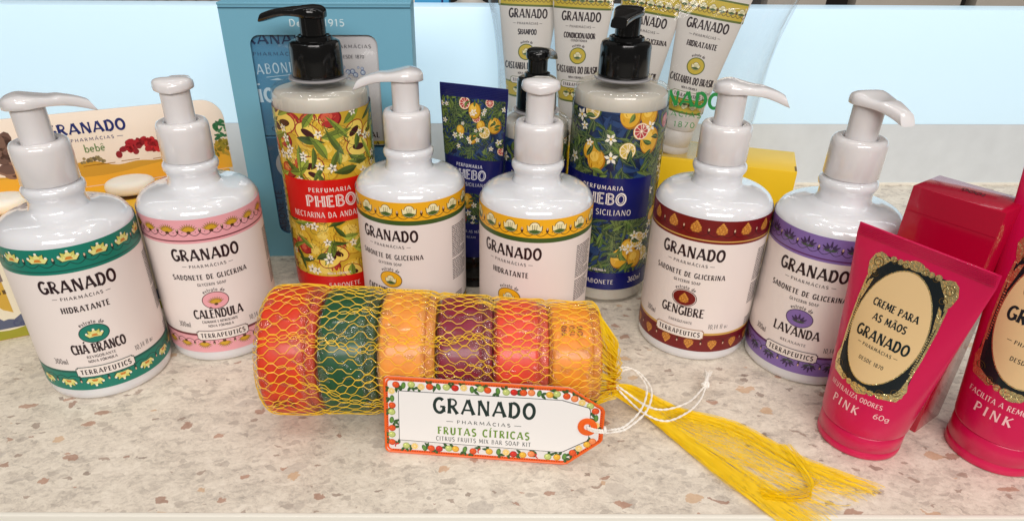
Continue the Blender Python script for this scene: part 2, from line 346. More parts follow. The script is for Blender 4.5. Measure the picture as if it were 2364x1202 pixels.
# ------------------------------------------------------------------ setting: counter, edge, back panel
def terrazzo():
    m = bpy.data.materials.new('terrazzo_counter'); m.use_nodes = True; nt = m.node_tree; p = nt.nodes['Principled BSDF']
    N = nt.nodes.new; L = nt.links.new
    tc = N('ShaderNodeTexCoord')
    wob = N('ShaderNodeTexNoise'); wob.inputs['Scale'].default_value = 95; wob.inputs['Detail'].default_value = 7; wob.inputs['Roughness'].default_value = .62; L(tc.outputs['Object'], wob.inputs['Vector'])
    sub = N('ShaderNodeVectorMath'); sub.operation = 'SUBTRACT'; sub.inputs[1].default_value = (.5, .5, .5); L(wob.outputs['Color'], sub.inputs[0])
    scl = N('ShaderNodeVectorMath'); scl.operation = 'SCALE'; scl.inputs['Scale'].default_value = 0.013; L(sub.outputs[0], scl.inputs[0])
    add = N('ShaderNodeVectorMath'); add.operation = 'ADD'; L(tc.outputs['Object'], add.inputs[0]); L(scl.outputs[0], add.inputs[1])
    rot = N('ShaderNodeMapping'); rot.inputs['Rotation'].default_value = (0, 0, rad(-33)); rot.inputs['Scale'].default_value = (0.75, 1.35, 1); L(add.outputs[0], rot.inputs['Vector'])
    n1 = N('ShaderNodeTexNoise'); n1.inputs['Scale'].default_value = 60; n1.inputs['Detail'].default_value = 10; n1.inputs['Roughness'].default_value = .78; L(rot.outputs[0], n1.inputs['Vector'])
    cr = N('ShaderNodeValToRGB'); e = cr.color_ramp.elements
    e[0].position = .30; e[0].color = rgb(146, 136, 126); e[1].position = .62; e[1].color = rgb(234, 225, 210)
    e2 = cr.color_ramp.elements.new(.43); e2.color = rgb(200, 190, 176); e3 = cr.color_ramp.elements.new(.51); e3.color = rgb(220, 210, 194)
    n2 = N('ShaderNodeTexNoise'); n2.inputs['Scale'].default_value = 330; n2.inputs['Detail'].default_value = 6; n2.inputs['Roughness'].default_value = .8; L(rot.outputs[0], n2.inputs['Vector'])
    mf = N('ShaderNodeMath'); mf.operation = 'MULTIPLY_ADD'; mf.inputs[1].default_value = .62; L(n2.outputs['Fac'], mf.inputs[0])
    m1 = N('ShaderNodeMath'); m1.operation = 'MULTIPLY_ADD'; m1.inputs[1].default_value = .66; m1.inputs[2].default_value = -.14; L(n1.outputs['Fac'], m1.inputs[0]); L(m1.outputs[0], mf.inputs[2])
    L(mf.outputs[0], cr.inputs[0]); cur = cr.outputs[0]
    def chips(scale, thr, dist, c0, c1, seed, fac):
        nonlocal cur
        mp = N('ShaderNodeMapping'); mp.inputs['Location'].default_value = (seed, seed * 1.7, 0); L(rot.outputs[0], mp.inputs['Vector'])
        v = N('ShaderNodeTexVoronoi'); v.inputs['Scale'].default_value = scale; v.voronoi_dimensions = '2D'; L(mp.outputs[0], v.inputs['Vector'])
        sep = N('ShaderNodeSeparateColor'); L(v.outputs['Color'], sep.inputs[0])
        g = N('ShaderNodeMath'); g.operation = 'GREATER_THAN'; g.inputs[1].default_value = thr; L(sep.outputs[0], g.inputs[0])
        sz = N('ShaderNodeMath'); sz.operation = 'MULTIPLY'; sz.inputs[1].default_value = dist; L(sep.outputs[1], sz.inputs[0])
        l = N('ShaderNodeMath'); l.operation = 'LESS_THAN'; L(v.outputs['Distance'], l.inputs[0]); L(sz.outputs[0], l.inputs[1])
        a = N('ShaderNodeMath'); a.operation = 'MULTIPLY'; L(g.outputs[0], a.inputs[0]); L(l.outputs[0], a.inputs[1])
        b = N('ShaderNodeMath'); b.operation = 'MULTIPLY'; b.inputs[1].default_value = fac; L(a.outputs[0], b.inputs[0])
        cm = N('ShaderNodeMix'); cm.data_type = 'RGBA'; cm.inputs[6].default_value = c0; cm.inputs[7].default_value = c1; L(sep.outputs[2], cm.inputs[0])
        mx = N('ShaderNodeMix'); mx.data_type = 'RGBA'; L(b.outputs[0], mx.inputs[0]); L(cur, mx.inputs[6]); L(cm.outputs[2], mx.inputs[7]); cur = mx.outputs[2]
    chips(74, .80, .46, rgb(172, 164, 156), rgb(190, 178, 164), 3.1, .40)
    chips(150, .82, .50, rgb(156, 146, 136), rgb(146, 132, 122), 7.7, .40)
    chips(92, .935, .40, rgb(194, 148, 110), rgb(208, 170, 124), 11.3, .65)
    chips(120, .94, .44, rgb(142, 94, 72), rgb(176, 124, 98), 17.9, .68)
    chips(220, .93, .5, rgb(116, 94, 82), rgb(154, 128, 112), 23.3, .65)
    L(cur, p.inputs['Base Color']); p.inputs['Roughness'].default_value = .36
    nb = N('ShaderNodeTexNoise'); nb.inputs['Scale'].default_value = 420; nb.inputs['Detail'].default_value = 5; L(tc.outputs['Object'], nb.inputs['Vector'])
    bp = N('ShaderNodeBump'); bp.inputs['Strength'].default_value = .12; bp.inputs['Distance'].default_value = .001; L(nb.outputs['Fac'], bp.inputs['Height']); L(bp.outputs[0], p.inputs['Normal'])
    return m
TZ = terrazzo()
def structure(o): o['kind'] = 'structure'; return o
XL, XR = -1100, 1300
def wy(x): return 672.4 + 0.026 * x           # the back panel runs very slightly askew
def ey(x): return 232.0 + 0.0083 * x          # the counter's front edge
def slab(name, xs, yf, yb, z0, z1, m, bevel=0.0):
    b = MB(); x0, x1 = xs
    b.add([(x0, yf(x0), z0), (x1, yf(x1), z0), (x1, yb(x1), z0), (x0, yb(x0), z0), (x0, yf(x0), z1), (x1, yf(x1), z1), (x1, yb(x1), z1), (x0, yb(x0), z1)],
          [(3, 2, 1, 0), (4, 5, 6, 7), (0, 1, 5, 4), (1, 2, 6, 5), (2, 3, 7, 6), (3, 0, 4, 7)])
    return structure(b.build(name, m, bevel=bevel))
slab('counter_top', (XL, XR), ey, lambda x: wy(x) + 40, -30, 0, TZ)
slab('counter_edge_trim', (XL, XR), lambda x: ey(x) - 2.6, ey, -30, 0.4, M['trim'], 0.4)
slab('lower_counter', (XL, XR), lambda x: -500, lambda x: ey(x) - 2.7, -60, -14, mat('grey_stone', rgb(120, 118, 110), 0.5, bump=0.3, bscale=160, vary=0.25, vscale=90))
stone = mat('pale_grey_stone_splashback', rgb(212, 218, 222), 0.3, bump=0.3, bscale=90, vary=0.08, vscale=55, detail=8)
slab('splashback', (XL, XR), wy, lambda x: wy(x) + 30, 0, 63.5, stone)
slab('splashback_seam', (XL, XR), lambda x: wy(x) - 2.5, lambda x: wy(x) - 0.1, 0.0, 2.2, M['trim'])
pm = bpy.data.materials.new('backlit_acrylic_panel'); pm.use_nodes = True
pp = pm.node_tree.nodes['Principled BSDF']
pp.inputs['Base Color'].default_value = (0.5, 0.64, 0.72, 1); pp.inputs['Roughness'].default_value = 0.3
pp.inputs['Emission Color'].default_value = (0.57, 0.81, 0.97, 1); pp.inputs['Emission Strength'].default_value = 0.46
slab('light_panel', (XL, XR), lambda x: wy(x) - 0.6, lambda x: wy(x) + 30, 63.6, 170.5, pm, 0.8)
lamp('panel_top_strip_lamp', (0.05, 0.56, 0.42), (0.05, 0.68, 0.15), 2.0, 0.55, (0.9, 0.96, 1.0), 0.02)

# things beyond the panel, of which only the feet show
slab('shelf_behind', (XL, XR), lambda x: wy(x) + 40, lambda x: 1500, 100, 120, mat('dark_shelf', rgb(38, 34, 32), 0.5, bump=0.1))
slab('wall_behind', (XL, XR), lambda x: 1500, lambda x: 1530, 100, 700, mat('dark_wall', rgb(46, 40, 36), 0.7, vary=0.2))
cur = thing('pleated_curtain', 'grey pleated fabric hanging behind the lit panel beyond the cream soap display tray', 'curtain', (-470, 850, 120))
cm_ = mat('grey_fabric', rgb(150, 142, 136), 0.8, bump=0.2)
for i in range(22):
    b = MB(); b.lathe([(9.5, 0), (9.5, 150)], 12); o = b.build('pleat', cm_, cur); o.location = (((i - 11) * 17) * S, 0, 0)
o = thing('blue_carton', 'bright blue carton with a white stripe beside the small stone foot', 'carton', (-78, 800, 120))
b = MB(); b.box(-28, 28, 0, 40, 0, 90); b.build('box', mat('sky_blue_card', rgb(70, 160, 210), 0.4), o, bevel=0.5)
b = MB(); b.box(-17, -9, -0.6, -0.1, 0, 90); b.build('stripe', M['cream'], o)
b = MB(); b.box(20, 22, -0.6, -0.1, 0, 90); b.build('stripe', M['navy'], o)
b = MB(); b.lathe([(24, 0), (25, 8), (24.5, 30), (23, 36), (14, 40), (12, 52), (16, 60)], 32)
o = b.build('stone_foot', mat('pale_stone', rgb(190, 182, 172), 0.7, bump=0.4, bscale=120)); o.location = (-0.027, 0.8, 0.12); tag(o, 'small pale stone pedestal foot behind the lit panel', 'pedestal')
bm_ = mat('beige_board', rgb(176, 164, 150), 0.7, vary=0.08)
for i, (x0, x1) in enumerate(((306, 372), (405, 523), (540, 700))):
    b = MB(); b.box(x0, x1, 830, 850, 120, 260); o = b.build('beige_board', bm_, bevel=0.8)
    tag(o, ('narrow beige board standing behind the lit panel near the clear pouch', 'wide beige board standing behind the lit panel between two dark gaps', 'beige board standing behind the lit panel past the last dark gap')[i], 'board', 'boards behind the panel')

# ------------------------------------------------------------------ band ornaments
W = rgb(240, 236, 220); DK = rgb(40, 20, 26)
def fan(a, cx, cy, r, angs, wd, c, layer, sy=1.0, f=1):
    for t in angs:
        t = rad(t); dx, dy = cos(t), sin(t) * sy
        px, py = -dy, dx
        a.poly([(cx, cy), (cx + (dx * .5 * r + px * wd), cy + f * (dy * .5 * r + py * wd)), (cx + dx * r, cy + f * dy * r), (cx + (dx * .5 * r - px * wd), cy + f * (dy * .5 * r - py * wd))], c, layer)
def wave(a, cx, cy, half, dep, c, w0, f=1):
    for sgn in (-1, 1):
        a.rib([(cx + sgn * half * t, cy - f * dep * sin(PI * t)) for t in [i / 8 for i in range(9)]], w0, c, 1.4)
def m_lotus(a, cx, cy, s, f=1):
    g0, g1 = rgb(206, 204, 104), rgb(226, 222, 140); dk = rgb(30, 60, 40)
    fan(a, cx, cy - f * 1.8 * s, 5.3 * s, (90, 55, 125, 22, 158), 1.75 * s, dk, 2, 1, f)
    fan(a, cx, cy - f * 1.7 * s, 4.9 * s, (55, 125), 1.35 * s, g0, 3, 1, f); fan(a, cx, cy - f * 1.7 * s, 4.9 * s, (22, 158), 1.3 * s, g1, 3.2, 1, f); fan(a, cx, cy - f * 1.7 * s, 4.8 * s, (90,), 1.45 * s, g1, 4, 1, f)
    for t in (90, 30, 150): a.ell(cx + 4.3 * s * cos(rad(t)), cy + f * (4.4 * s * sin(rad(t)) - 1.7 * s), .6 * s, .55 * s, W, 5, n=8)
    a.poly([(cx - 1.7 * s, cy - f * 1.3 * s), (cx + 1.7 * s, cy - f * 1.3 * s), (cx + .9 * s, cy + f * .1 * s), (cx - .9 * s, cy + f * .1 * s)], rgb(206, 130, 50), 5)
def m_marigold(a, cx, cy, s, f=1):
    fan(a, cx, cy - f * 2.2 * s, 5.4 * s, range(30, 151, 15), .62 * s, rgb(70, 40, 20), 2, .95, f)
    fan(a, cx, cy - f * 2.2 * s, 5.1 * s, range(30, 151, 15), .40 * s, rgb(206, 160, 40), 3, .95, f)
    a.ell(cx, cy - f * 2.2 * s, 1.1 * s, .8 * s, rgb(80, 44, 24), 4, n=10)
def m_nut(a, cx, cy, s, f=1):
    dk = rgb(66, 40, 20)
    cup = [(-3.5, 1.2), (-3.3, -1.2), (-2.2, -2.6), (0, -3.2), (2.2, -2.6), (3.3, -1.2), (3.5, 1.2), (2.4, .6), (1.9, 2.0), (.6, 1.3), (0, 2.2), (-.6, 1.3), (-1.9, 2.0), (-2.4, .6)]
    a.poly([(cx + x * 1.1 * s, cy + f * y * 1.1 * s) for x, y in cup], dk, 2)
    a.ell(cx, cy + f * 1.4 * s, 2.2 * s, 1.7 * s, dk, 2, n=14); a.ell(cx, cy + f * 1.4 * s, 1.9 * s, 1.45 * s, rgb(244, 236, 196), 3, n=14)
    a.poly([(cx + x * s, cy + f * y * s) for x, y in cup], rgb(238, 230, 180), 4)
    a.poly([(cx - 3.0 * s, cy - f * 1.5 * s), (cx - 2.0 * s, cy - f * 2.5 * s), (cx, cy - f * 3.0 * s), (cx + 2.0 * s, cy - f * 2.5 * s), (cx + 3.0 * s, cy - f * 1.5 * s), (cx, cy - f * .7 * s)], rgb(66, 96, 40), 5)
    for x in (-1.1, 0, 1.1): a.rib([(cx + x * s, cy + f * 1.6 * s), (cx + x * .8 * s, cy - f * 1.0 * s)], .22 * s, dk, 6)
def m_ginger(a, cx, cy, s, f=1):
    a.poly([(cx, cy + f * 3.6 * s), (cx + 2.6 * s, cy + f * .6 * s), (cx + 2.9 * s, cy - f * 1.6 * s), (cx + 1.4 * s, cy - f * 2.9 * s), (cx - 1.4 * s, cy - f * 2.9 * s), (cx - 2.9 * s, cy - f * 1.6 * s), (cx - 2.6 * s, cy + f * .6 * s)], rgb(170, 104, 40), 2)
    for r_, (y, n) in enumerate(((-2.1, 3), (-1.0, 4), (.1, 4), (1.2, 3), (2.2, 2), (3.0, 1))):
        for i in range(n):
            x = (i - (n - 1) / 2) * 1.35
            a.ell(cx + x * s, cy + f * y * s, .62 * s, .5 * s, rgb(214, 150, 66) if (i + r_) % 2 else rgb(196, 128, 50), 3, n=8)
def m_lav(a, cx, cy, s, f=1):
    lf = rgb(66, 78, 64); bl = rgb(62, 40, 84)
    fan(a, cx, cy - f * 2.4 * s, 4.2 * s, (20, 50, 130, 160), .55 * s, lf, 2, 1, f)
    for t in (90, 62, 118, 38, 142):
        t = rad(t); d = 5.4 * s if abs(t - PI / 2) < .1 else 4.8 * s
        for k in range(5):
            q = d * (.55 + .11 * k); a.ell(cx + q * cos(t), cy + f * (q * sin(t) - 2.4 * s), (.75 - .1 * k) * s, .6 * s * (1 - .1 * k), bl, 3 + .2 * k, n=8)
        a.rib([(cx, cy - f * 2.4 * s), (cx + d * .6 * cos(t), cy + f * (d * .6 * sin(t) - 2.4 * s))], .3 * s, lf, 2)
MOTIF = dict(lotus=m_lotus, marigold=m_marigold, nut=m_nut, ginger=m_ginger, lavender=m_lav)
def band(a, motif, R, z0, z1, spacing_n, bg, linec, s, f=1, bud=None, off=0.0):
    C = 2 * PI * R; a.rect(-C / 2, C / 2, z0, z1, bg, 0)
    zc = (z0 + z1) / 2 + f * .5; sp = C / spacing_n
    for i in range(spacing_n):
        u = (i + .5 + off) * sp - C / 2
        if u > C / 2: u -= C
        if abs(u) > C * .36: continue
        MOTIF[motif](a, u, zc, s, f)
        wave(a, u + sp / 2, zc - f * 2.6 * s, sp / 2, 1.6 * s, linec, .36, f)
        a.ell(u + sp / 2, zc - f * 1.2 * s, .7 * s, 1.4 * s, bud or linec, 5, n=8); a.ell(u + sp / 2, zc - f * .5 * s, .42 * s, .8 * s, rgb(214, 180, 150), 6, n=8)
        for q in (-.33, .33): a.ell(u + sp / 2 + q * sp * .62, zc - f * 2.2 * s, .26 * s, .26 * s, linec, 2, n=6)

def pharmacy(a, cy, h, width, c, cx=0.0):
    a.text('PHARMÁCIAS', cx, cy, h, width * .72, c, 3, .17, .1, .22)
    for q in (-1, 1): a.rib([(cx + q * width * .41, cy + h * .5), (cx + q * width * .5, cy + h * .5)], h * .13, c, 3)
def cartouche(a, cx, cy, hw, hh, line, fill=None, txt='TERRAPEUTICS'):
    def sh(d): 
        x, y, q = hw + d, hh + d, .9
        return [(cx - x + q * 1.2, cy - y), (cx + x - q * 1.2, cy - y), (cx + x - q, cy - y + q * .8), (cx + x, cy - y + q), (cx + x, cy + y - q), (cx + x - q, cy + y - q * .8), (cx + x - q * 1.2, cy + y), (cx - x + q * 1.2, cy + y), (cx - x + q, cy + y - q * .8), (cx - x, cy + y - q), (cx - x, cy - y + q), (cx - x + q, cy - y + q * .8)]
    a.poly(sh(.42), line, 7); a.poly(sh(0), fill or rgb(234, 225, 218), 8)
    a.text(txt, cx, cy - hh * .5, hh * 1.0, hw * 1.75, DK, 9, .19, .3, .22)
SPEC = dict(
  cha=dict(motif='lotus', bg=rgb(10, 122, 104), line=rgb(8, 52, 46), accent=rgb(6, 88, 76), s=1.18, n=15, lines=(('HIDRATANTE', 59.5, 3.5, 24),), sub=None, oval='CHÁ BRANCO', ow=28, tiny=('REVIGORANTE', 'NOVA FÓRMULA')),
  cal=dict(motif='marigold', bg=rgb(232, 164, 172), line=rgb(74, 38, 34), accent=rgb(110, 50, 56), s=1.1, n=18, lines=(('SABONETE DE GLICERINA', 59.5, 3.2, 44),), sub='GLYCERIN SOAP', oval='CALÊNDULA', ow=29, tiny=('CALMANTE E REFRESCANTE', 'NOVA FÓRMULA')),
  cas=dict(motif='nut', bg=rgb(238, 176, 30), line=rgb(74, 40, 16), accent=rgb(60, 88, 36), s=1.22, n=15, lines=(('SABONETE DE GLICERINA', 59.5, 3.2, 44),), sub='GLYCERIN SOAP', oval='CASTANHA DO BRASIL', ow=40, tiny=('ENERGIZANTE', 'NOVA FÓRMULA')),
  hid=dict(motif='nut', bg=rgb(242, 180, 30), line=rgb(74, 40, 16), accent=rgb(60, 88, 36), s=1.22, n=15, lines=(('HIDRATANTE', 59.5, 3.5, 24),), sub=None, oval='CASTANHA DO BRASIL', ow=40, tiny=('ENERGIZANTE', 'NOVA FÓRMULA')),
  gen=dict(motif='ginger', bg=rgb(112, 14, 16), line=rgb(70, 8, 10), accent=rgb(206, 164, 84), s=1.16, n=15, lines=(('SABONETE DE GLICERINA', 59.5, 3.2, 44),), sub='GLYCERIN SOAP', oval='GENGIBRE', ow=27, tiny=('ENERGIZANTE',)),
  lav=dict(motif='lavender', bg=rgb(130, 104, 172), line=rgb(52, 34, 60), accent=rgb(90, 38, 92), s=1.12, n=18, lines=(('SABONETE DE GLICERINA', 59.5, 3.2, 44),), sub='GLYCERIN SOAP', oval='LAVANDA', ow=27, tiny=('RELAXANTE',)),
)
R0 = 35.0
def label_art(sp):
    R = R0 + .15
    bands = Art(); C = 2 * PI * R
    band(bands, sp['motif'], R, 86.2, 98.0, sp['n'], sp['bg'], sp['line'], sp['s'], 1, sp['line'])
    bands.rect(-C / 2, C / 2, 83.2, 86.2, sp['bg'] if sp['motif'] != 'nut' else sp['accent'], 0)
    bands.rect(-C / 2, C / 2, 84.6, 85.4, sp['accent'], 1)
    low = Art(); band(low, sp['motif'], R, 7.6, 20.0, sp['n'], sp['bg'], sp['line'], sp['s'] * .92, -1, sp['line'], .5)
    low.rect(-C / 2, C / 2, 20.0, 21.6, sp['accent'], 0)
    cartouche(low, 0, 20.2, 15.2, 3.1, sp['line'] if sp['motif'] != 'ginger' else rgb(150, 100, 50))
    T = Art()
    T.text('GRANADO', 0, 72.2, 7.2, 38.5, DK, 3, .19, .36, .12)
    pharmacy(T, 67.4, 1.9, 29, DK)
    for t, z, h, wd in sp['lines']: T.text(t, 0, z, h, wd, DK, 3, .18, .35, .18)
    if sp['sub']: T.text(sp['sub'], 0, 55.2, 1.8, 16.5, DK, 3, .16, .2, .14)
    T.text('extrato de', 0, 51.2, 2.4, 12, DK, 3, .13, .1, .14, arcr=12)
    T.text(sp['oval'], 0, 32.6, 6.0 if len(sp['oval']) < 12 else 5.4, sp['ow'], DK, 3, .165, .35, .09)
    for i, t in enumerate(sp['tiny']): T.text(t, 0, 29.2 - i * 3.0 if len(sp['tiny']) == 2 else 27.0, 1.7, 15 if len(t) < 15 else 21, DK, 3, .16, .2, .10)
    T.text('300ml', -22.5, 26.0, 3.6, 8.2, rgb(90, 80, 80), 3, .10, 0, .12)
    T.text('10,14 fl oz', 24, 25.0, 3.2, 13, rgb(90, 80, 80), 3, .10, 0, .12)
    rr = random.Random(5)
    for k in range(30):                       # the small print block round the side
        z = 76.5 - k * 1.25 - (1.3 if k > 17 else 0)
        x = 43.5
        while x < 58 - (6 * rr.random() if k % 7 == 6 else 0):
            wd = .9 + 2.2 * rr.random(); T.rect(x, x + wd, z, z + .62, rgb(90, 82, 84), 2); x += wd + .45
    for k in range(4): T.rect(46, 54, 27 - k * 1.6, 27.7 - k * 1.6, rgb(100, 92, 92), 2)
    E = Art()
    E.ell(0, 44.7, 7.8, 6.0, sp['line'], 1, n=32); E.ell(0, 44.7, 7.35, 5.55, rgb(234, 225, 218) if sp['motif'] == 'ginger' else sp['bg'], 2, n=32); E.ell(0, 44.7, 7.0, 5.2, sp['bg'], 3, n=32)
    q = Art(); MOTIF[sp['motif']](q, 0, 44.5, 1.05); E.p += [(p, c, l + 3) for p, c, l in q.p]
    return bands, low, T, E
bb = MB(); bb.lathe([(31.5, 0), (33.6, .5), (34.7, 2.0), (35, 4.5), (35, 50), (35, 95), (34.75, 98), (33.9, 100.8), (32.2, 103.2), (29.6, 105.0), (26, 106.3), (21.5, 107.2), (17.5, 107.9), (15.3, 109), (14.4, 111), (14.2, 114.5), (14.6, 116.2), (15.5, 117.4), (15.9, 119), (15.6, 120.7), (14.6, 121.8), (13.4, 122.4), (13.2, 124.5)], 72)
BODY = bb.mesh('body', M['white'])
cb = MB(); cb.lathe([(13.0, 123.2), (14.2, 123.2), (14.6, 123.7), (14.6, 141), (14.3, 143.2), (13.4, 144.8), (12.0, 145.4), (10.2, 145.5), (9.3, 145.0), (8.9, 143.6), (8.9, 141)], 56)
COLLAR = cb.mesh('collar', M['pump'], angle=60)
sb = MB(); sb.lathe([(8.2, 140), (8.2, 150), (8.25, 163)], 40); STEM = sb.mesh('pump_stem', M['pump'])
def head_mesh(name, m, z0, length, w_back, w_tip, drop, thick, black=False):
    b = MB(); R = []
    n = 20
    N = 30
    for k in range(N + 1):
        t = k / N
        s = -w_back + (length + w_back) * (t ** 1.0)
        if s < 0: hw = math.sqrt(max(0.0, 1 - (s / w_back) ** 2)) * w_back
        else:
            q = s / length; hw = w_back + (w_tip - w_back) * (3 * q * q - 2 * q ** 3) ** .72
        hw = max(hw, .3)
        q = max(0, s / length)
        top = z0 + thick - drop * q ** 1.7 + (0.8 * (1 - (s / w_back) ** 2) if s < w_back else 0) - (1.2 * sin(PI * min(1, max(0, (s + 2) / (length * .55)))) if not black else .2)
        if s < 0: top -= (1 - max(0, 1 - (s / w_back) ** 2) ** .5) * thick * .45
        bot = z0 - .2 - (drop * .92) * q ** 1.7 + thick * .28 * math.sin(PI * min(1, q * 1.1)) * .6
        if q > 0: bot = min(bot, top - 2.8)
        mid = bot + (top - bot) * .36; ring = []
        for i in range(n):
            a = 2 * PI * i / n; c_, s_ = cos(a), sin(a)
            x = (abs(c_) ** .62) * (1 if c_ > 0 else -1) * hw
            z = mid + ((top - mid) * (s_ ** .55) if s_ >= 0 else -(mid - bot) * ((-s_) ** .45))
            lean = (z - bot) * .18 * (q ** 3)
            ring.append((s - lean * 3 * q, x, z))
        R.append(ring)
    b.rings(R)
    return b.mesh(name, m, angle=50)
HEAD = head_mesh('pump_head', M['pump'], 162.4, 31.5, 11.2, 4.0, 6.6, 6.6)
HEADL = head_mesh('pump_head', M['pump'], 162.4, 28.0, 11.2, 4.4, 4.2, 6.6)
def white_bottle(key, loc, ang, hdir, label, head=None):
    sp = SPEC[key]; t = thing('pump_bottle', label, 'bottle', (loc[0], loc[1], 0.1), rad(ang), 'white pump bottles with printed bands')
    link('body', BODY, t); link('collar', COLLAR, t); link('pump_stem', STEM, t)
    h = link('pump_head', head or HEAD, t); h.rotation_euler = (0, 0, rad(hdir - ang))
    lb = MB(); n = 96; R = R0 + .15
    lb.rings([[(R * cos(2 * PI * i / n), R * sin(2 * PI * i / n), z) for i in range(n)] for z in (7.6, 52, 98.0)], False, False)
    L = lb.build('label', M['label'], t)
    bands, low, T, E = label_art(sp)
    bands.build('border_band', cylmap(R), L, M['print'], cu=2.0); low.build('border_band', cylmap(R), L, M['print'], cu=2.0)
    T.build('lettering', cylmap(R), L, M['print'], cu=2.0)
    E.build('emblem', cylmap(R), L, M['print'], cu=2.0)
    return t
white_bottle('cha', (-239.2, 349.6), 28.2, 38, 'white pump bottle with teal bands of yellow lotus flowers, lettered CHÁ BRANCO')
white_bottle('cal', (-179.8, 389.0), 19.8, 100, 'white pump bottle with pink bands of yellow marigolds, lettered CALÊNDULA')
white_bottle('cas', (-53.5, 417.3), -19.5, 180, 'white pump bottle with yellow nut-flower band, lettered SABONETE DE GLICERINA')
white_bottle('hid', (26.7, 394.8), -28.0, 84, 'white pump bottle with yellow nut-flower band, lettered HIDRATANTE')
white_bottle('gen', (136.1, 394.6), -30.0, -14, 'white pump bottle with dark red bands of golden roots, lettered GENGIBRE')
white_bottle('lav', (201.9, 369.1), -37.0, -74, 'white pump bottle with purple bands of lavender sprigs, lettered LAVANDA', HEADL)

# ------------------------------------------------------------------ botanical print
def leaf(a, x, y, L, wd, rot, c0, c1, layer, vein=None):
    cr, sr = cos(rot), sin(rot); bend = random.uniform(-.12, .12) * L
    def P(t, q): 
        X = L * t; Y = wd * q * sin(PI * t ** .8) + bend * sin(PI * t); return (x + X * cr - Y * sr, y + X * sr + Y * cr)
    T = [i / 6 for i in range(7)]
    a.poly([P(t, 0) for t in T] + [P(t, 1) for t in T[-2:0:-1]], c0, layer)
    a.poly([P(t, 0) for t in T] + [P(t, -1) for t in T[-2:0:-1]], c1, layer + .15)
    if vein: a.rib([P(t, 0) for t in T], wd * .13, vein, layer + .4)
def fruit(a, x, y, rx, ry, rot, c, lo, hi, layer):
    a.ell(x, y, rx, ry, lo, layer, rot, 22); a.ell(x - .08 * rx, y + .06 * ry, rx * .92, ry * .92, c, layer + .3, rot, 22)
    a.ell(x - .25 * rx, y + .28 * ry, rx * .5, ry * .45, hi, layer + .6, rot, 16)
    for k in range(9):
        t = random.uniform(0, 2 * PI); q = random.uniform(.3, .85)
        u, v = x + rx * q * cos(t) * .9, y + ry * q * sin(t) * .9
        a.rib([(u, v), (u + random.uniform(-.2, .2) * rx, v + .22 * ry)], .05 * rx, random.choice((lo, hi)), layer + .9)
def flower(a, x, y, r, layer, c=None, ctr=None, n=5):
    r0 = random.uniform(0, 2)
    for k in range(n):
        t = r0 + 2 * PI * k / n; dx, dy = cos(t), sin(t)
        a.poly([(x, y), (x + .55 * r * dx - .26 * r * dy, y + .55 * r * dy + .26 * r * dx), (x + r * dx, y + r * dy), (x + .55 * r * dx + .26 * r * dy, y + .55 * r * dy - .26 * r * dx)], c or rgb(236, 230, 214), layer)
    a.ell(x, y, .22 * r, .22 * r, ctr or rgb(220, 180, 60), layer + .4, n=8)
def citrus(a, x, y, r, layer, flesh, rind):
    a.ell(x, y, r, r, rind, layer, n=22); a.ell(x, y, r * .93, r * .93, rgb(240, 226, 200), layer + .2, n=22)
    for k in range(9):
        t = 2 * PI * k / 9; d = .31
        a.poly([(x + .1 * r * cos(t), y + .1 * r * sin(t)), (x + .8 * r * cos(t - d), y + .8 * r * sin(t - d)), (x + .85 * r * cos(t), y + .85 * r * sin(t)), (x + .8 * r * cos(t + d), y + .8 * r * sin(t + d))], flesh, layer + .5)
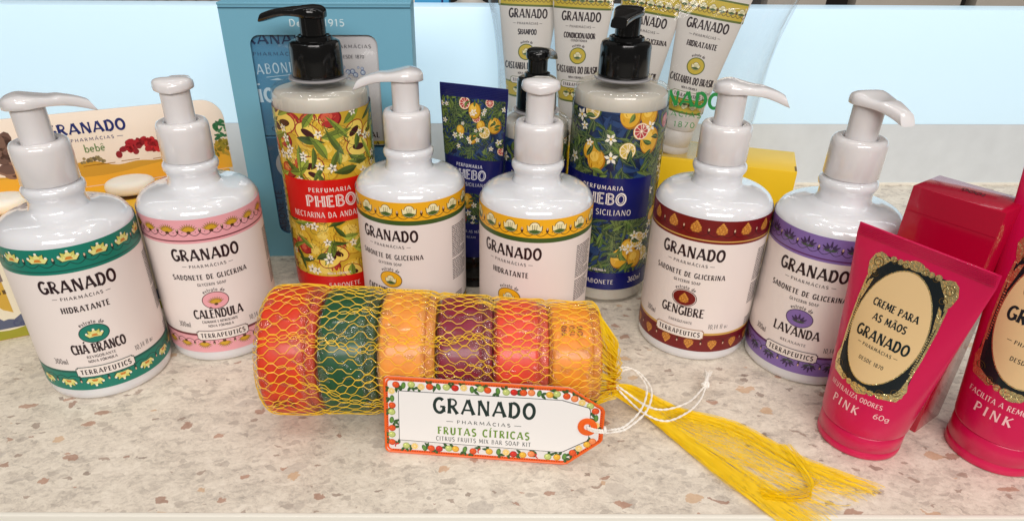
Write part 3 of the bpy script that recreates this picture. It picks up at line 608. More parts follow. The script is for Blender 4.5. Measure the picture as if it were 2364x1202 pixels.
def blue_print(a, u0, u1, v0, v1, seed, k=1.0, fixed=()):
    random.seed(seed)
    a.rect(u0, u1, v0, v1, rgb(22, 34, 66), 0)
    area = (u1 - u0) * (v1 - v0)
    for i in range(int(area / 30 / k / k)):
        leaf(a, random.uniform(u0, u1), random.uniform(v0, v1), random.uniform(10, 18) * k, random.uniform(1.8, 3.2) * k, random.uniform(0, 2 * PI), rgb(28, 48, 84), rgb(42, 66, 108), 1 + (i % 5) * .1)
    for i in range(int(area / 44 / k / k)):                         # sprigs
        x, y, r = random.uniform(u0, u1), random.uniform(v0, v1), random.uniform(0, 2 * PI)
        g = random.choice(((36, 54, 40), (46, 66, 42), (66, 82, 46), (28, 46, 42))); L = random.uniform(11, 19) * k
        a.rib([(x, y), (x + L * cos(r), y + L * sin(r))], .4 * k, rgb(40, 48, 30), 2)
        for j in range(6):
            t = .15 + j * .15; d = r + (.65 if j % 2 else -.65); q = random.uniform(.85, 1.2)
            leaf(a, x + L * t * cos(r), y + L * t * sin(r), 6.4 * k * q, 1.05 * k, d, rgb(*g), rgb(min(255, int(g[0] * 1.45)), min(255, int(g[1] * 1.4)), min(255, int(g[2] * 1.3))), 2.2 + (j % 3) * .15, rgb(120, 132, 80))
    for i in range(int(area / 620 / k / k)):
        x, y = random.uniform(u0, u1), random.uniform(v0, v1); c = random.random()
        if c < .5: fruit(a, x, y, 4.2 * k, 5.0 * k, random.uniform(-.5, .5), rgb(214, 160, 44), rgb(160, 104, 26), rgb(232, 190, 80), 4)
        elif c < .7: citrus(a, x, y, 4.3 * k, 4.5, rgb(186, 70, 70), rgb(220, 160, 90))
        elif c < .85: citrus(a, x, y, 4.1 * k, 4.5, rgb(206, 176, 80), rgb(214, 180, 60))
        else: fruit(a, x, y, 3.4 * k, 3.6 * k, 0, rgb(180, 92, 100), rgb(140, 54, 66), rgb(206, 130, 130), 4)
    for f in fixed:
        kind, x, y, r = f
        if kind == 'lemon': fruit(a, x, y, r, r * 1.2, random.uniform(-.2, .2), rgb(214, 162, 48), rgb(164, 108, 26), rgb(236, 194, 86), 6)
        elif kind == 'slice': citrus(a, x, y, r, 7.2, rgb(212, 178, 84), rgb(226, 200, 120))
        elif kind == 'grape': citrus(a, x, y, r, 7.2, rgb(180, 66, 70), rgb(226, 170, 110))
    for i in range(int(area / 190 / k / k)): flower(a, random.uniform(u0, u1), random.uniform(v0, v1), random.uniform(2.0, 3.6) * k, 8.6)
    for i in range(int(area / 60 / k / k)):
        g = random.choice(((60, 84, 44), (86, 104, 52), (44, 66, 40)))
        leaf(a, random.uniform(u0, u1), random.uniform(v0, v1), random.uniform(5, 8) * k, 1.2 * k, random.uniform(0, 2 * PI), rgb(*g), rgb(int(g[0] * 1.3), int(g[1] * 1.3), int(g[2] * 1.2)), 8.2, rgb(140, 148, 90))
def red_print(a, u0, u1, v0, v1, seed, k=1.0):
    random.seed(seed)
    a.rect(u0, u1, v0, v1, rgb(196, 160, 46), 0); area = (u1 - u0) * (v1 - v0)
    for i in range(int(area / 84)):
        x, y = random.uniform(u0, u1), random.uniform(v0, v1); c = random.random(); r = random.uniform(6.0, 10.5)
        if c < .58: fruit(a, x, y, r, r * .85, random.uniform(-.8, .8), rgb(214, 176, 54), rgb(176, 130, 34), rgb(230, 202, 96), 1 + (i % 6) * .12)
        elif c < .82: fruit(a, x, y, r * .8, r * .6, random.uniform(-.8, .8), rgb(170, 44, 40), rgb(120, 24, 30), rgb(206, 92, 66), 1 + (i % 6) * .12)
        else:
            ro = random.uniform(-.6, .6)
            a.ell(x, y, r, r * .72, rgb(150, 40, 36), 3, ro); a.ell(x, y, r * .92, r * .64, rgb(236, 206, 96), 3.3, ro); a.ell(x, y, r * .52, r * .24, rgb(64, 26, 24), 3.6, ro)
    for i in range(int(area / 135)):
        g = random.choice(((74, 92, 36), (104, 120, 46), (132, 146, 60), (56, 74, 34)))
        leaf(a, random.uniform(u0, u1), random.uniform(v0, v1), random.uniform(11, 22), random.uniform(1.6, 3.0), random.uniform(0, 2 * PI), rgb(*g), rgb(min(255, int(g[0] * 1.3)), min(255, int(g[1] * 1.28)), min(255, int(g[2] * 1.2))), 5 + (i % 5) * .12, rgb(70, 84, 40))
    for i in range(int(area / 210)): 
        x, y = random.uniform(u0, u1), random.uniform(v0, v1)
        flower(a, x, y, random.uniform(2.2, 4.0), 6.6, rgb(238, 232, 216), rgb(96, 90, 84), 5)
    for i in range(int(area / 90)):
        x, y = random.uniform(u0, u1), random.uniform(v0, v1); r = random.uniform(0, 6)
        a.rib([(x + 2.2 * t * cos(r + t * .5), y + 2.2 * t * sin(r + t * .5)) for t in (0, 1, 2, 3, 4)], .4, rgb(72, 88, 36), 6.2, taper=.6)
HEADB = head_mesh('pump_head', M['black'], 191.5, 44, 9.6, 4.6, 6.5, 6.6, True)
def phebo_bottle(loc, ang, hdir, R, H, label, kind, group, rc=16.5, sc_=1.0, head=None, hz=None):
    t = thing('pump_bottle', label, 'bottle', (loc[0], loc[1], 0.1), rad(ang), group)
    zs = H - 8                       # shoulder
    nr = rc * .98
    b = MB(); b.lathe([(R - 2.4, 1.6), (R - 1.5, 2.6), (R - 1.2, 10), (R - 1.0, zs - 7.0), (R - 1.2, zs - 2.6), (R - 2.6, zs - .6), (R - 6, zs + .4)], 64); b.build('liquid_soap', M['liquid'], t)
    b = MB(); b.lathe([(R - 3, 0), (R - .8, .4), (R, 1.6), (R, zs - 2), (R - .5, zs + .6), (R - 2.2, zs + 2.6), (R - 5.5, zs + 3.9), (nr + 3.5, zs + 5.0), (nr + .8, zs + 6.0), (nr - .6, zs + 7.2), (nr - .6, zs + 8)], 72, cap1=False); b.build('body', M['shell'], t)
    b = MB(); b.lathe([(nr - 2, H - 1.8), (rc + 2.2, H - 1.6), (rc + 2.6, H - .9), (rc + 2.2, H - .2), (nr - 2, H)], 56); b.build('neck_ring', mat('clear_neck_ring', rgb(150, 148, 150), .1, coat=.5), t)
    b = MB(); b.lathe([(nr - 2, H + .1), (rc, H + .1), (rc + .2, H + .6), (rc - .1, H + 18.5), (rc - .8, H + 20.8), (rc - 2.6, H + 21.8), (rc - 5, H + 22), (rc - 5.2, H + 24.2), (rc - 6.4, H + 24.6), (rc - 7, H + 24.0)], 56); b.build('collar', M['black'], t)
    b = MB(); b.lathe([(8.0 * rc / 16.5, H + 20), (8.0 * rc / 16.5, H + 36)], 36); b.build('pump_stem', M['black'], t)
    h = link('pump_head', head or HEADB, t); h.rotation_euler = (0, 0, rad(hdir - ang))
    if hz: h.location = (0, 0, hz * S)
    RL = R + .1
    zt = zs - 8.6
    lb = MB(); n = 96; lb.rings([[(RL * cos(2 * PI * i / n), RL * sin(2 * PI * i / n), z) for i in range(n)] for z in (11.8, 60, zt)], False, False)
    L = lb.build('label', M['navy'] if kind == 'blue' else mat('red_label', rgb(206, 30, 24), .35), t)
    C = PI * RL
    a = Art()
    if kind == 'blue': blue_print(a, -C, C, 25.2, zt, 11, 1.35, (('lemon', -6.0, 107.5, 6.4), ('lemon', 17, 37, 6.6), ('lemon', 29, 35.5, 6.0), ('slice', 29.5, 50, 6.0), ('grape', 22, 128, 5.6), ('lemon', 29.5, 121, 7.5), ('lemon', 14, 138, 7.0), ('lemon', 27, 138, 6.5)))
    else: red_print(a, -C, C, 25.2, zt, 4)
    a.build('fruit_print', cylmap(RL), L, M['print_gloss'], clip=(-C, C, 25.2, zt), cu=2.0)
    q = Art(); bg = rgb(18, 24, 96) if kind == 'blue' else rgb(206, 24, 20); tx = rgb(234, 225, 218)
    zb0, zb1 = 66.5, 96.5
    if kind != 'plain':
        q.rect(-35.5, 35.5, zb0, zb1, bg, 0)
        q.text('PERFUMARIA', 0, 88.2, 2.9, 28, tx, 2, .17, .1, .22)
        q.text('PHEBO', 0, 78.0, 7.6, 33, tx, 2, .27, .2, .12); q.text('PHEBO', 0, 78.3, 7.0, 32.4, bg, 4, .07, 0, .14)
        q.text('NECTARINA DA ANDALUZIA' if kind == 'red' else 'LIMÃO SICILIANO', 0, 70.0, 4.0, 56 if kind == 'red' else 42, tx, 2, .12, 0, .14)
        q.build('lettering', cylmap(RL), L, M['print_gloss'], cu=2.0, base=.34); q = Art(); q.rect(-C, C, 11.8, 25.2, bg, 0)
        q.text('SABONETE', 3, 16.5, 3.4, 22, tx, 2, .12, 0, .12); q.text('360ml', 31 if kind == 'blue' else 26, 17.0, 4.2, 12, tx, 2, .10, 0, .1)
        q.text('NOVA FÓRMULA', 0, 27.0, 1.7, 16, tx, 9, .18, 0, .14)
        q.build('lettering', cylmap(RL), L, M['print_gloss'], cu=2.0, base=.34)
    return t
HEADD = head_mesh('pump_head', M['black'], 192.5, 35, 9.6, 4.8, 2.2, 6.0, True)
phebo_bottle((-114.2, 454.8), 11.6, 150, 31.7, 156.5, 'clear pump bottle with black pump and red band on yellow nectarine print', 'red', 'pump bottles with black pumps')
phebo_bottle((85.1, 463.1), -21.6, -110, 31.7, 156.5, 'tall clear pump bottle with black pump and lemon print on navy, lettered SICILIANO', 'blue', 'pump bottles with black pumps', head=HEADD)
HEADC = head_mesh('pump_head', M['black'], 163.0, 27, 8.2, 4.2, 5.0, 7.0, True)
phebo_bottle((29.5, 479.0), -10, 64, 24.0, 130.0, 'small clear pump bottle with black pump tucked behind the HIDRATANTE bottle', 'blue', 'pump bottles with black pumps', 13.8, .8, HEADC)

# ------------------------------------------------------------------ tubes standing on their caps
def tube(name, label, cat, loc, rz, r, W_, h, cap, mbody, mcap, group=None, tilt=(0, 0), crimp=6.5, capr=None, bdepth=None):
    t = thing(name, label, cat, loc, rz, group); t.rotation_euler = (tilt[0], tilt[1], rz)
    h0 = cap; h1 = h - crimp; rb = bdepth or r
    def ab(z):
        q = min(1, max(0, (z - h0) / (h1 - h0))); e = q ** 1.08
        return r + (W_ - r) * q, rb * (1 - e) + .75 * e
    R = []; n = 56
    zz = [h0 - .6, h0, h0 + 1.2] + [h0 + (h1 - h0) * k / 16 for k in range(1, 17)] + [h1 + .4, h1 + crimp * .5, h - .15, h]
    for i, z in enumerate(zz):
        a_, b_ = ab(z)
        if i == 0: a_ -= 1.5; b_ -= 1.5
        elif i == 1: a_ -= .3; b_ -= .3
        if z > h1: b_ = .7 if z < h else .4
        R.append([(a_ * cos(2 * PI * k / n), b_ * sin(2 * PI * k / n), z) for k in range(n)])
    b = MB(); b.rings(R); body = b.build('body', mbody, t, angle=50)
    b = MB(); g = Art()
    for k in range(7):
        z = h1 + .8 + k * (crimp - 1.4) / 6
        for sgn in (-1,): b.box(-W_ * .985, W_ * .985, sgn * .95, sgn * .70, z, z + .32)
    b.build('crimp_lines', mbody, t)
    cr = capr or r - .6
    b = MB(); b.lathe([(cr - 1.2, 0), (cr - .2, .5), (cr, 1.4), (cr, cap * .28), (cr - .35, cap * .30), (cr - .35, cap * .33), (cr, cap * .35), (cr, cap - 1.0), (cr - .5, cap - .5), (cr - 2, cap - .45)], 56); b.build('cap', mcap, t, angle=60)
    def mp(u, v, o):
        a_, b_ = ab(v); q = max(0, 1 - (u / a_) ** 2)
        return (u * (1 + o / 60), -b_ * math.sqrt(q) - o, v)
    return t, body, mp
PINKTXT = rgb(244, 196, 196)
def scroll(a, cx, cy, r, turns, d, c, w0, layer, a0=0.0):
    n = int(18 * turns)
    a.rib([(cx + r * (1 - .75 * i / n) * cos(a0 + d * 2 * PI * turns * i / n), cy + r * (1 - .75 * i / n) * sin(a0 + d * 2 * PI * turns * i / n)) for i in range(n + 1)], w0, c, layer, taper=.4)
def pink_art(body, mp, k, lines, foot, wt):
    """cream oval in a gilt frame; k scales the whole label"""
    zc = 73 * k; G1 = rgb(214, 190, 120)
    p = Art(); p.poly([(x * k, zc + z * k) for x, z in ((-17, -32.5), (17, -32.5), (18.8, -22), (19.8, 22), (16, 32.5), (-16, 32.5), (-19.8, 22), (-18.8, -22))], rgb(22, 30, 34), 0)
    p.build('frame_panel', mp, body, M['print_gloss'], cu=1.6, cv=3.0)
    g = Art()
    for sx in (-1, 1):
        g.rib([(sx * x * k, zc + z * k) for x, z in ((17.0, -26), (18.0, -20), (19.2, -8), (19.9, 8), (19.8, 20))], .9 * k, G1, 1)
        for j in range(26): g.ell(sx * (17.6 + 1.5 * j / 25) * k, zc + (-16 + 1.25 * j) * k, .5 * k, .42 * k, G1, 2, n=7)
        g.poly([(sx * x * k, zc + z * k) for x, z in ((20.4, 31.5), (21.9, 27), (20.8, 22), (18.8, 18.5), (18.2, 22), (16.6, 25.2), (13.6, 28.8), (12.0, 31.2), (15.5, 33), (18, 33.4))], G1, 2)
        g.poly([(sx * x * k, zc + z * k) for x, z in ((18.2, 18.5), (19.8, 12), (18.5, 7), (17.6, 12), (16.4, 20))], G1, 2.2)
        g.poly([(sx * x * k, zc + z * k) for x, z in ((18.2, -20), (19.4, -26), (17.2, -33), (11, -34), (6.5, -32.6), (11.0, -31), (15.2, -29), (16.8, -25))], G1, 2)
        for j, (x, z, r_) in enumerate(((16.6, 30.0, 2.6), (11.0, 32.2, 1.6), (7.6, 32.2, 1.5), (18.6, 23.6, 1.7), (4.5, 32.4, 2.0), (10, -32.8, 1.7), (6.0, -33.2, 1.6), (16.8, -29.5, 1.9), (2.4, -33.6, 2.2))):
            g.ell(sx * x * k, zc + z * k, r_ * k, r_ * .92 * k, G1, 3, n=14)
    g.ell(0, zc + 33.2 * k, 4.2 * k, 2.4 * k, G1, 3.2, n=16); g.ell(0, zc - 34 * k, 3.2 * k, 2.4 * k, G1, 3.2, n=14)
    g.ell(0, zc, 18.0 * k, 30.2 * k, G1, 3.4, n=56)
    g.build('gilt_frame', mp, body, M['gold'], cu=1.6, cv=3.0)
    e = Art(); dkg = rgb(92, 70, 30)
    for sx in (-1, 1):
        scroll(e, sx * 17.6 * k, zc + 28.2 * k, 2.9 * k, 1.6, -sx, dkg, .34 * k, 1, rad(200) if sx > 0 else rad(-20)); scroll(e, sx * 16.8 * k, zc + 22.8 * k, 2.0 * k, 1.4, sx, dkg, .3 * k, 1)
        scroll(e, sx * 9.5 * k, zc - 31.4 * k, 2.0 * k, 1.4, sx, dkg, .3 * k, 1); scroll(e, sx * 15.4 * k, zc - 28 * k, 2.2 * k, 1.4, -sx, dkg, .3 * k, 1); scroll(e, sx * 4.8 * k, zc + 31.7 * k, 1.7 * k, 1.3, sx, dkg, .28 * k, 1); scroll(e, sx * 10 * k, zc + 31.2 * k, 1.5 * k, 1.3, -sx, dkg, .28 * k, 1)
    e.ell(0, zc, 17.5 * k, 29.6 * k, rgb(232, 200, 148), 1.0, n=56)
    tx = rgb(26, 40, 44)
    for t_, z, hh, wd in lines: e.text(t_, 0, zc + z * k, hh * k, wd * k, tx, 3, .19, .35, .12)
    pharmacy(e, zc - 12.4 * k, 1.7 * k, 21 * k, tx); e.text('DESDE 1870', 0, zc - 19.5 * k, 1.9 * k, 13 * k, tx, 3, .15, .1, .16)
    e.build('oval_label', mp, body, M['print_gloss'], cu=1.6, cv=3.0, base=.20)
    q = Art(); q.text(foot, -1 * k, 33.2 * k - (0 if k == 1 else 1), 2.5 * k, 29 * k, PINKTXT, 1, .15, .1, .12); q.text('PINK', -3.0 * k, 25.6 * k, 4.4 * k, 15 * k, PINKTXT, 1, .18, .2, .3); q.text(wt, 14.5 * k, 27.5 * k, 3.0 * k, 6.4 * k if len(wt) < 4 else 9 * k, PINKTXT, 1, .12, 0, .06)
    q.build('lettering', mp, body, M['print'], cu=1.6, cv=3.0)
t, body, mp = tube('hand_cream_tube', 'short pink squeeze tube with gilt-framed cream oval, lettered CREME PARA AS MÃOS', 'tube', (204.5, 291.0, 0.1), -1.02, 21.6, 33.7, 116.4, 14.8, M['pink'], M['pink'], 'pink squeeze tubes')
pink_art(body, mp, 1.0, (('CREME PARA', 8.5, 3.6, 23), ('AS MÃOS', 1.6, 3.6, 17), ('GRANADO', -8.4, 5.4, 27)), 'NEUTRALIZA ODORES', '60g')
t, body, mp = tube('cuticle_cream_tube', 'tall pink squeeze tube with gilt-framed tan oval, lettered CUTÍCULAS', 'tube', (272.5, 281.0, 0.1), -0.86, 22.6, 36.5, 160, 18.5, M['pink'], M['pink'], 'pink squeeze tubes')
pink_art(body, mp, 1.16, (('CUTÍCULAS', 8.0, 4.6, 25), ('GRANADO', -3.5, 5.8, 29)), 'FACILITA A REMOÇÃO'.replace('Ç', 'C'), '100g')

# crimson carton
b = MB(); b.box(0, 43, 0, 27, 0, 132.8)
pk = thing('pink_carton', 'tall glossy crimson carton standing behind the short pink squeeze tube', 'carton', (212.8, 328.0, 0.1), math.atan2(-35.2, 24.9))
b.build('box', M['pinkcard'], pk, bevel=.5)
a = Art(); a.text('100G', 21, 0, 4.0, 11, rgb(70, 0, 14), 1, .2, 0, .1)
a.build('lettering', lambda u, v, o: (43 - u, 17 - v, 132.9 + o), pk, M['print'])
b = MB(); b.box(.3, 42.7, -.12, -.02, 120, 120.25); b.build('flap_line', M['pinkcard'], pk)
a = Art(); a.text('60g', 34, 6, 3.4, 8, PINKTXT, 1, .14, 0, .06); a.build('lettering', lambda u, v, o: (u, -o, v), pk, M['print'])

# navy tube
t, body, mp = tube('hand_cream_tube', 'navy squeeze tube with lemon and leaf print standing between the two yellow-banded bottles', 'tube', (-14.0, 471.0, 0.1), math.atan2(-20.3, 47.7), 18.5, 25.6, 147, 26, M['navy'], M['black'], crimp=8)
a = Art(); blue_print(a, -24, 24, 98, 138.5, 21, .72, (('grape', -6, 135, 4.2), ('lemon', 2, 130.5, 4.6), ('lemon', 17, 122, 4.6), ('slice', 10, 117, 4.0)))
def mpn(u, v, o):
    return mp(u, v, o)
def ncl(lo, hi, A):   # keep the print inside the tube's outline
    out = Art(); out.p = A.p; return out
a.build('fruit_print', lambda u, v, o: mp(max(-18.5 - (v - 26) * .058, min(18.5 + (v - 26) * .058, u)), v, o), body, M['print_gloss'], clip=(-24, 24, 98, 138.5), cu=1.6, cv=4)
a = Art(); blue_print(a, -19, 19, 52, 74, 23, .72, (('lemon', 0, 68, 4.8),)); a.build('fruit_print', lambda u, v, o: mp(max(-19, min(19, u)), v, o), body, M['print_gloss'], clip=(-19, 19, 52, 74), cu=1.6, cv=4)
q = Art(); tx = rgb(214, 214, 224)
q.text('PERFUMARIA', 0, 92, 2.3, 20, tx, 1, .17, .1, .2); q.text('PHEBO', 0, 84, 6.2, 25, tx, 1, .26, .2, .12); q.text('PHEBO', 0, 84.3, 5.6, 24.5, rgb(18, 24, 92), 3, .08, 0, .14); q.text('LIMÃO SICILIANO', 0, 79, 2.4, 27, tx, 1, .12, 0, .14); q.build('lettering', mp, body, M['print_gloss'], cu=1.6, cv=4); q = Art(); q.text('CREME PARA AS MÃOS', 0, 45, 2.0, 27, tx, 1, .12, 0, .12); q.text('HAND CREAM', 0, 41, 1.5, 16, tx, 1, .12, 0, .12)
q.build('lettering', mp, body, M['print_gloss'], cu=1.6, cv=4)

# ------------------------------------------------------------------ yellow carton, pouch with four tubes
YA = math.atan2(-.318, .948)          # direction along the carton, towards its right end
ux, uy = .948, -.318; nx, ny = .318, .948
def on_box(s, d, z=65.2): return (249 - s * ux + d * nx, 535 - s * uy + d * ny, z)
yb = thing('yellow_carton', 'long plain yellow carton lying under the clear pouch', 'carton', on_box(264, 0, .1), YA)
b = MB(); b.box(0, 264, 0, 55, 0, 65); b.build('box', M['yellowcard'], yb, bevel=.5)
b = MB(); b.box(262.2, 263.8, 2, 14, 65.02, 65.12); b.build('flap_slot', mat('slot_shadow_ink', rgb(120, 90, 0), .6), yb)
YB = rgb(206, 180, 54); YG = rgb(98, 112, 40)
def sachet(s_, yaw, lean, lines, label, oval='CASTANHA DO BRASIL', d=27, dz=0):
    t, body, mp = tube('travel_tube', label, 'tube', on_box(s_, d, 65.3), yaw, 14.8, 28.0, 142, 22, M['tubewhite'], M['tubewhite'], 'white travel tubes in the clear pouch', tilt=(rad(1.5), lean))
    for z0, z1, f in ((113, 125, 1), (38, 49, -1)):
        a = Art()
        hw = 14.8 + (28 - 14.8) * ((z0 + z1) / 2 - 22) / 113 - .3
        a.rect(-hw, hw, z0, z1, YB, 0); a.rect(-hw, hw, z0 - 1.6, z0, YG, 0); a.rect(-hw, hw, z1, z1 + 1.4, YG, 0)
        for i in range(-3, 4):
            x = i * 7.4
            if abs(x) < hw - 3:
                m_nut(a, x, (z0 + z1) / 2 + .6 * f, .82, f); wave(a, x + 3.7, (z0 + z1) / 2 - 2.2 * f, 3.7, 1.7, rgb(74, 48, 16), .4, f)
                a.ell(x + 3.7, (z0 + z1) / 2 - .6 * f, .7, 1.3, rgb(84, 50, 18), 3, n=8)
        a.build('border_band', mp, body, M['print'], clip=(-26, 26, 30, 130), cu=1.6, cv=4)
    q = Art(); q.text('GRANADO', 0, 102.5, 7.0, 33, DK, 1, .18, .36, .12); pharmacy(q, 97.2, 1.9, 25, DK)
    for tx_, z, hh, wd in lines: q.text(tx_, 0, z, hh, wd, DK, 1, .2, .35, .1)
    q.text('extrato de', 0, 82.6, 2.2, 10, DK, 1, .17, .1, .1, arcr=10)
    q.ell(0, 75, 7.2, 6.8, YG, 1, n=28); q.ell(0, 75, 6.4, 6.0, YB, 2, n=28); z_ = Art(); m_nut(z_, 0, 75.2, .95); q.p += [(p, c, l + 2) for p, c, l in z_.p]
    q.text(oval, 0, 60.6, 5.6, 36, DK, 1, .15, .35, .08); q.text('NOVA FÓRMULA', 0, 56.4, 1.8, 13, DK, 1, .18, .1, .1); q.text('50ml', 14.5, 53.5, 3.0, 6, rgb(110, 104, 100), 1, .1, 0, .1)
    cartouche(q, 0, 51.3, 12.5, 2.6, YG)
    q.build('lettering', mp, body, M['print'], cu=1.6, cv=4)
sachet(243, rad(-3), rad(1.0), (('SHAMPOO', 89.2, 4.2, 16),), 'white travel tube lettered SHAMPOO inside the clear pouch', dz=2)
sachet(194, rad(-15), rad(.5), (('CONDICIONADOR', 89.0, 4.2, 27), ('CONDITIONER', 86.3, 1.7, 14)), 'white travel tube lettered CONDICIONADOR inside the clear pouch')
sachet(148, rad(-27), rad(6), (('SABONETE DE GLICERINA', 89.2, 3.8, 40),), 'white travel tube lettered GLICERINA inside the clear pouch, behind the tall blue pump bottle', d=31)
sachet(104, rad(-18), rad(8.0), (('HIDRATANTE', 89.2, 4.2, 24),), 'white travel tube lettered HIDRATANTE inside the clear pouch', d=24)
pc = thing('clear_pouch', 'clear plastic pouch printed in green holding four white travel tubes', 'pouch', on_box(153, 27.5, 65.25), YA)
R = []; n = 64
for k in range(15):
    q = k / 14; z = 160 * q; a_ = 106 + 26 * q ** 1.2 + 2 * sin(9 * q); b_ = 26.5 * (1 - q ** 1.6) + 3.0 if k else 25
    ring = []
    for i in range(n):
        th = 2 * PI * i / n; c_, s_ = cos(th), sin(th)
        wob = 1 + .012 * noise.noise(Vector((3 * c_, 3 * s_, 5 * q)))
        ring.append((a_ * wob * abs(c_) ** .5 * (1 if c_ > 0 else -1), b_ * wob * abs(s_) ** .5 * (1 if s_ > 0 else -1), z))
    R.append(ring)
b = MB(); b.rings(R); b.build('film_bag', M['film'], pc)
a = Art(); gg = rgb(20, 132, 56)
a.text('GRANADO', 6, 44.5, 11.5, 76, gg, 2, .22, .3, .08); a.text('PHARMACIAS', 3, 36.0, 4.0, 55, gg, 2, .16, 0, .2); a.text('DESDE 1870', 3, 27.5, 4.4, 47, gg, 2, .13, 0, .2)
def pmap(u, v, o):
    q = v / 160; return (u + 40, -(26.5 * (1 - q ** 1.6) + 3.0) * 1.004 - o, v)
a.build('lettering', pmap, pc, M['print'], base=.3)
b = MB(); b.tube([(-128 + 256 * i / 20, 0, 160.5) for i in range(21)], 1.4, 8); b.build('top_seal', M['film'], pc)
for sg in (-1, 1):
    b = MB(); b.tube([(sg * (106 + 26 * q ** 1.2 + 2 * sin(9 * q) + .6), 0, 160 * q) for q in [k / 20 for k in range(21)]], .9, 6); b.build('side_seam', M['film'], pc)

# ------------------------------------------------------------------ teal gift box with window, four soap cartons in it
TB = (-190.0, 502.6); TRZ = rad(3.1)
tb = thing('gift_box', 'large teal gift box with a rounded window showing soap cartons', 'box', (TB[0], TB[1], .1), TRZ)
Wb, Hb, Db = 131.5, 192.0, 46.0
def rrect(x0, x1, z0, z1, r, n=6):
    out = []
    for cx, cz, a0 in ((x1 - r, z1 - r, 0), (x0 + r, z1 - r, 90), (x0 + r, z0 + r, 180), (x1 - r, z0 + r, 270)):
        out += [(cx + r * cos(rad(a0 + 90 * i / n)), cz + r * sin(rad(a0 + 90 * i / n))) for i in range(n + 1)]
    return out
inner = rrect(18, 107, 20, 172.5, 7)
outer = []
for c_ in range(4):             # each rounded corner's middle point meets the box corner
    cx, cz = ((Wb, Hb), (0, Hb), (0, 0), (Wb, 0))[c_]; arcp = inner[c_ * 7:c_ * 7 + 7]
    first_on_x = c_ in (0, 2)
    for k, (x, z) in enumerate(arcp):
        t_ = k / 3 if k <= 3 else (6 - k) / 3
        on_x = first_on_x if k <= 3 else not first_on_x
        e_ = arcp[0] if k <= 3 else arcp[6]
        outer.append((cx, e_[1] + (cz - e_[1]) * t_) if on_x else (e_[0] + (cx - e_[0]) * t_, cz))
b = MB(); vs = []; fs = []; n = len(inner)
for (x, z), (X, Z) in zip(inner, outer): vs += [(x, 0, z), (X, 0, Z), (x, 1.0, z)]
for i in range(n):
    j = (i + 1) % n
    fs += [(3 * i, 3 * i + 1, 3 * j + 1, 3 * j), (3 * i, 3 * j, 3 * j + 2, 3 * i + 2)]
b.add(vs, fs); b.build('front_panel', M['teal'], tb, smooth=False)
for nm, bx in (('side_panel', (0, 1, .02, Db, 0, Hb)), ('side_panel', (Wb - 1, Wb, .02, Db, 0, Hb)), ('back_panel', (1, Wb - 1, Db - 1, Db, 0, Hb)), ('base_panel', (1, Wb - 1, 1, Db - 1, 0, 1)), ('lid', (-.4, Wb + .4, -.4, Db + .4, Hb + .05, Hb + 1.6))):
    b = MB(); b.box(*bx); b.build(nm, M['teal'], tb, bevel=.25)
b = MB(); b.box(0, Wb, -.35, -.05, Hb - 2.2, Hb - 1.4); b.build('lid_line', M['tealdark'], tb)
b = MB(); b.box(16, 109, 1.1, 1.3, 18, 174); b.build('window_film', film_mat('window_film', (.98, .99, 1, 1), .03, .05, .12, 18, .3), tb)
a = Art(); a.text('Desde 1915', 66, 178.2, 4.6, 38, rgb(206, 226, 232), 1, .17, 0, .14); a.build('lettering', lambda u, v, o: (u, -o, v), tb, M['print'])
random.seed(3)
def local(parent_loc, rz, x, y, z): return (parent_loc[0] + x * cos(rz) - y * sin(rz), parent_loc[1] + x * sin(rz) + y * cos(rz), z)
cardw = mat('white_carton_card', rgb(222, 216, 214), .45, bump=.02, bscale=500); cardb = mat('blue_carton_card', rgb(74, 142, 178), .45, bump=.02, bscale=500)
def carton(x0, x1, z0, z1, m, label, draw):
    o = thing('soap_carton', label, 'carton', local(TB, TRZ, x0, 3.2, z0 + .1), TRZ, 'soap cartons in the teal gift box')
    b = MB(); b.box(0, x1 - x0, 0, 36, 0, z1 - z0 - .2); b.build('box', m, o, bevel=.5)
    a = Art(); draw(a, x1 - x0, z1 - z0); a.build('print', lambda u, v, of: (u, -of, v), o, M['print'], clip=(.6, x1 - x0 - .6, .6, z1 - z0 - .8))
LB = rgb(196, 222, 234); NV = rgb(18, 50, 90)
def d_blue(a, w_, h_):
    a.text('GRANADO', 22, h_ - 22, 7, 56, NV, 1, .22, .3, .1); a.text('PHARMÁCIAS', 22, h_ - 30, 2.4, 34, NV, 1, .18, 0, .2)
    a.text('SABONETE', 22, h_ - 42, 7, 42, LB, 1, .12, .3, .2, rot=.06); a.text('Glicerina', 20, h_ - 62, 16, 62, LB, 1, .14, .2, .06, rot=.07)
    a.text('TRADICIONAL', 34, h_ - 71, 4.4, 42, LB, 1, .12, 0, .2); a.text('GLICERINA', 24, h_ - 79, 2.2, 22, LB, 1, .12, 0, .1); a.text('GLICERINA', 25, h_ - 84, 2.6, 30, NV, 1, .2, 0, .1); a.text('NOVA FÓRMULA', 25, h_ - 93, 2.8, 30, LB, 1, .16, 0, .1)
    a.poly([(14, h_ - 47), (20, h_ - 45.6), (24, h_ - 47)], LB, 1); a.rib([(12, h_ - 45), (42, h_ - 42)], .4, LB, 1)
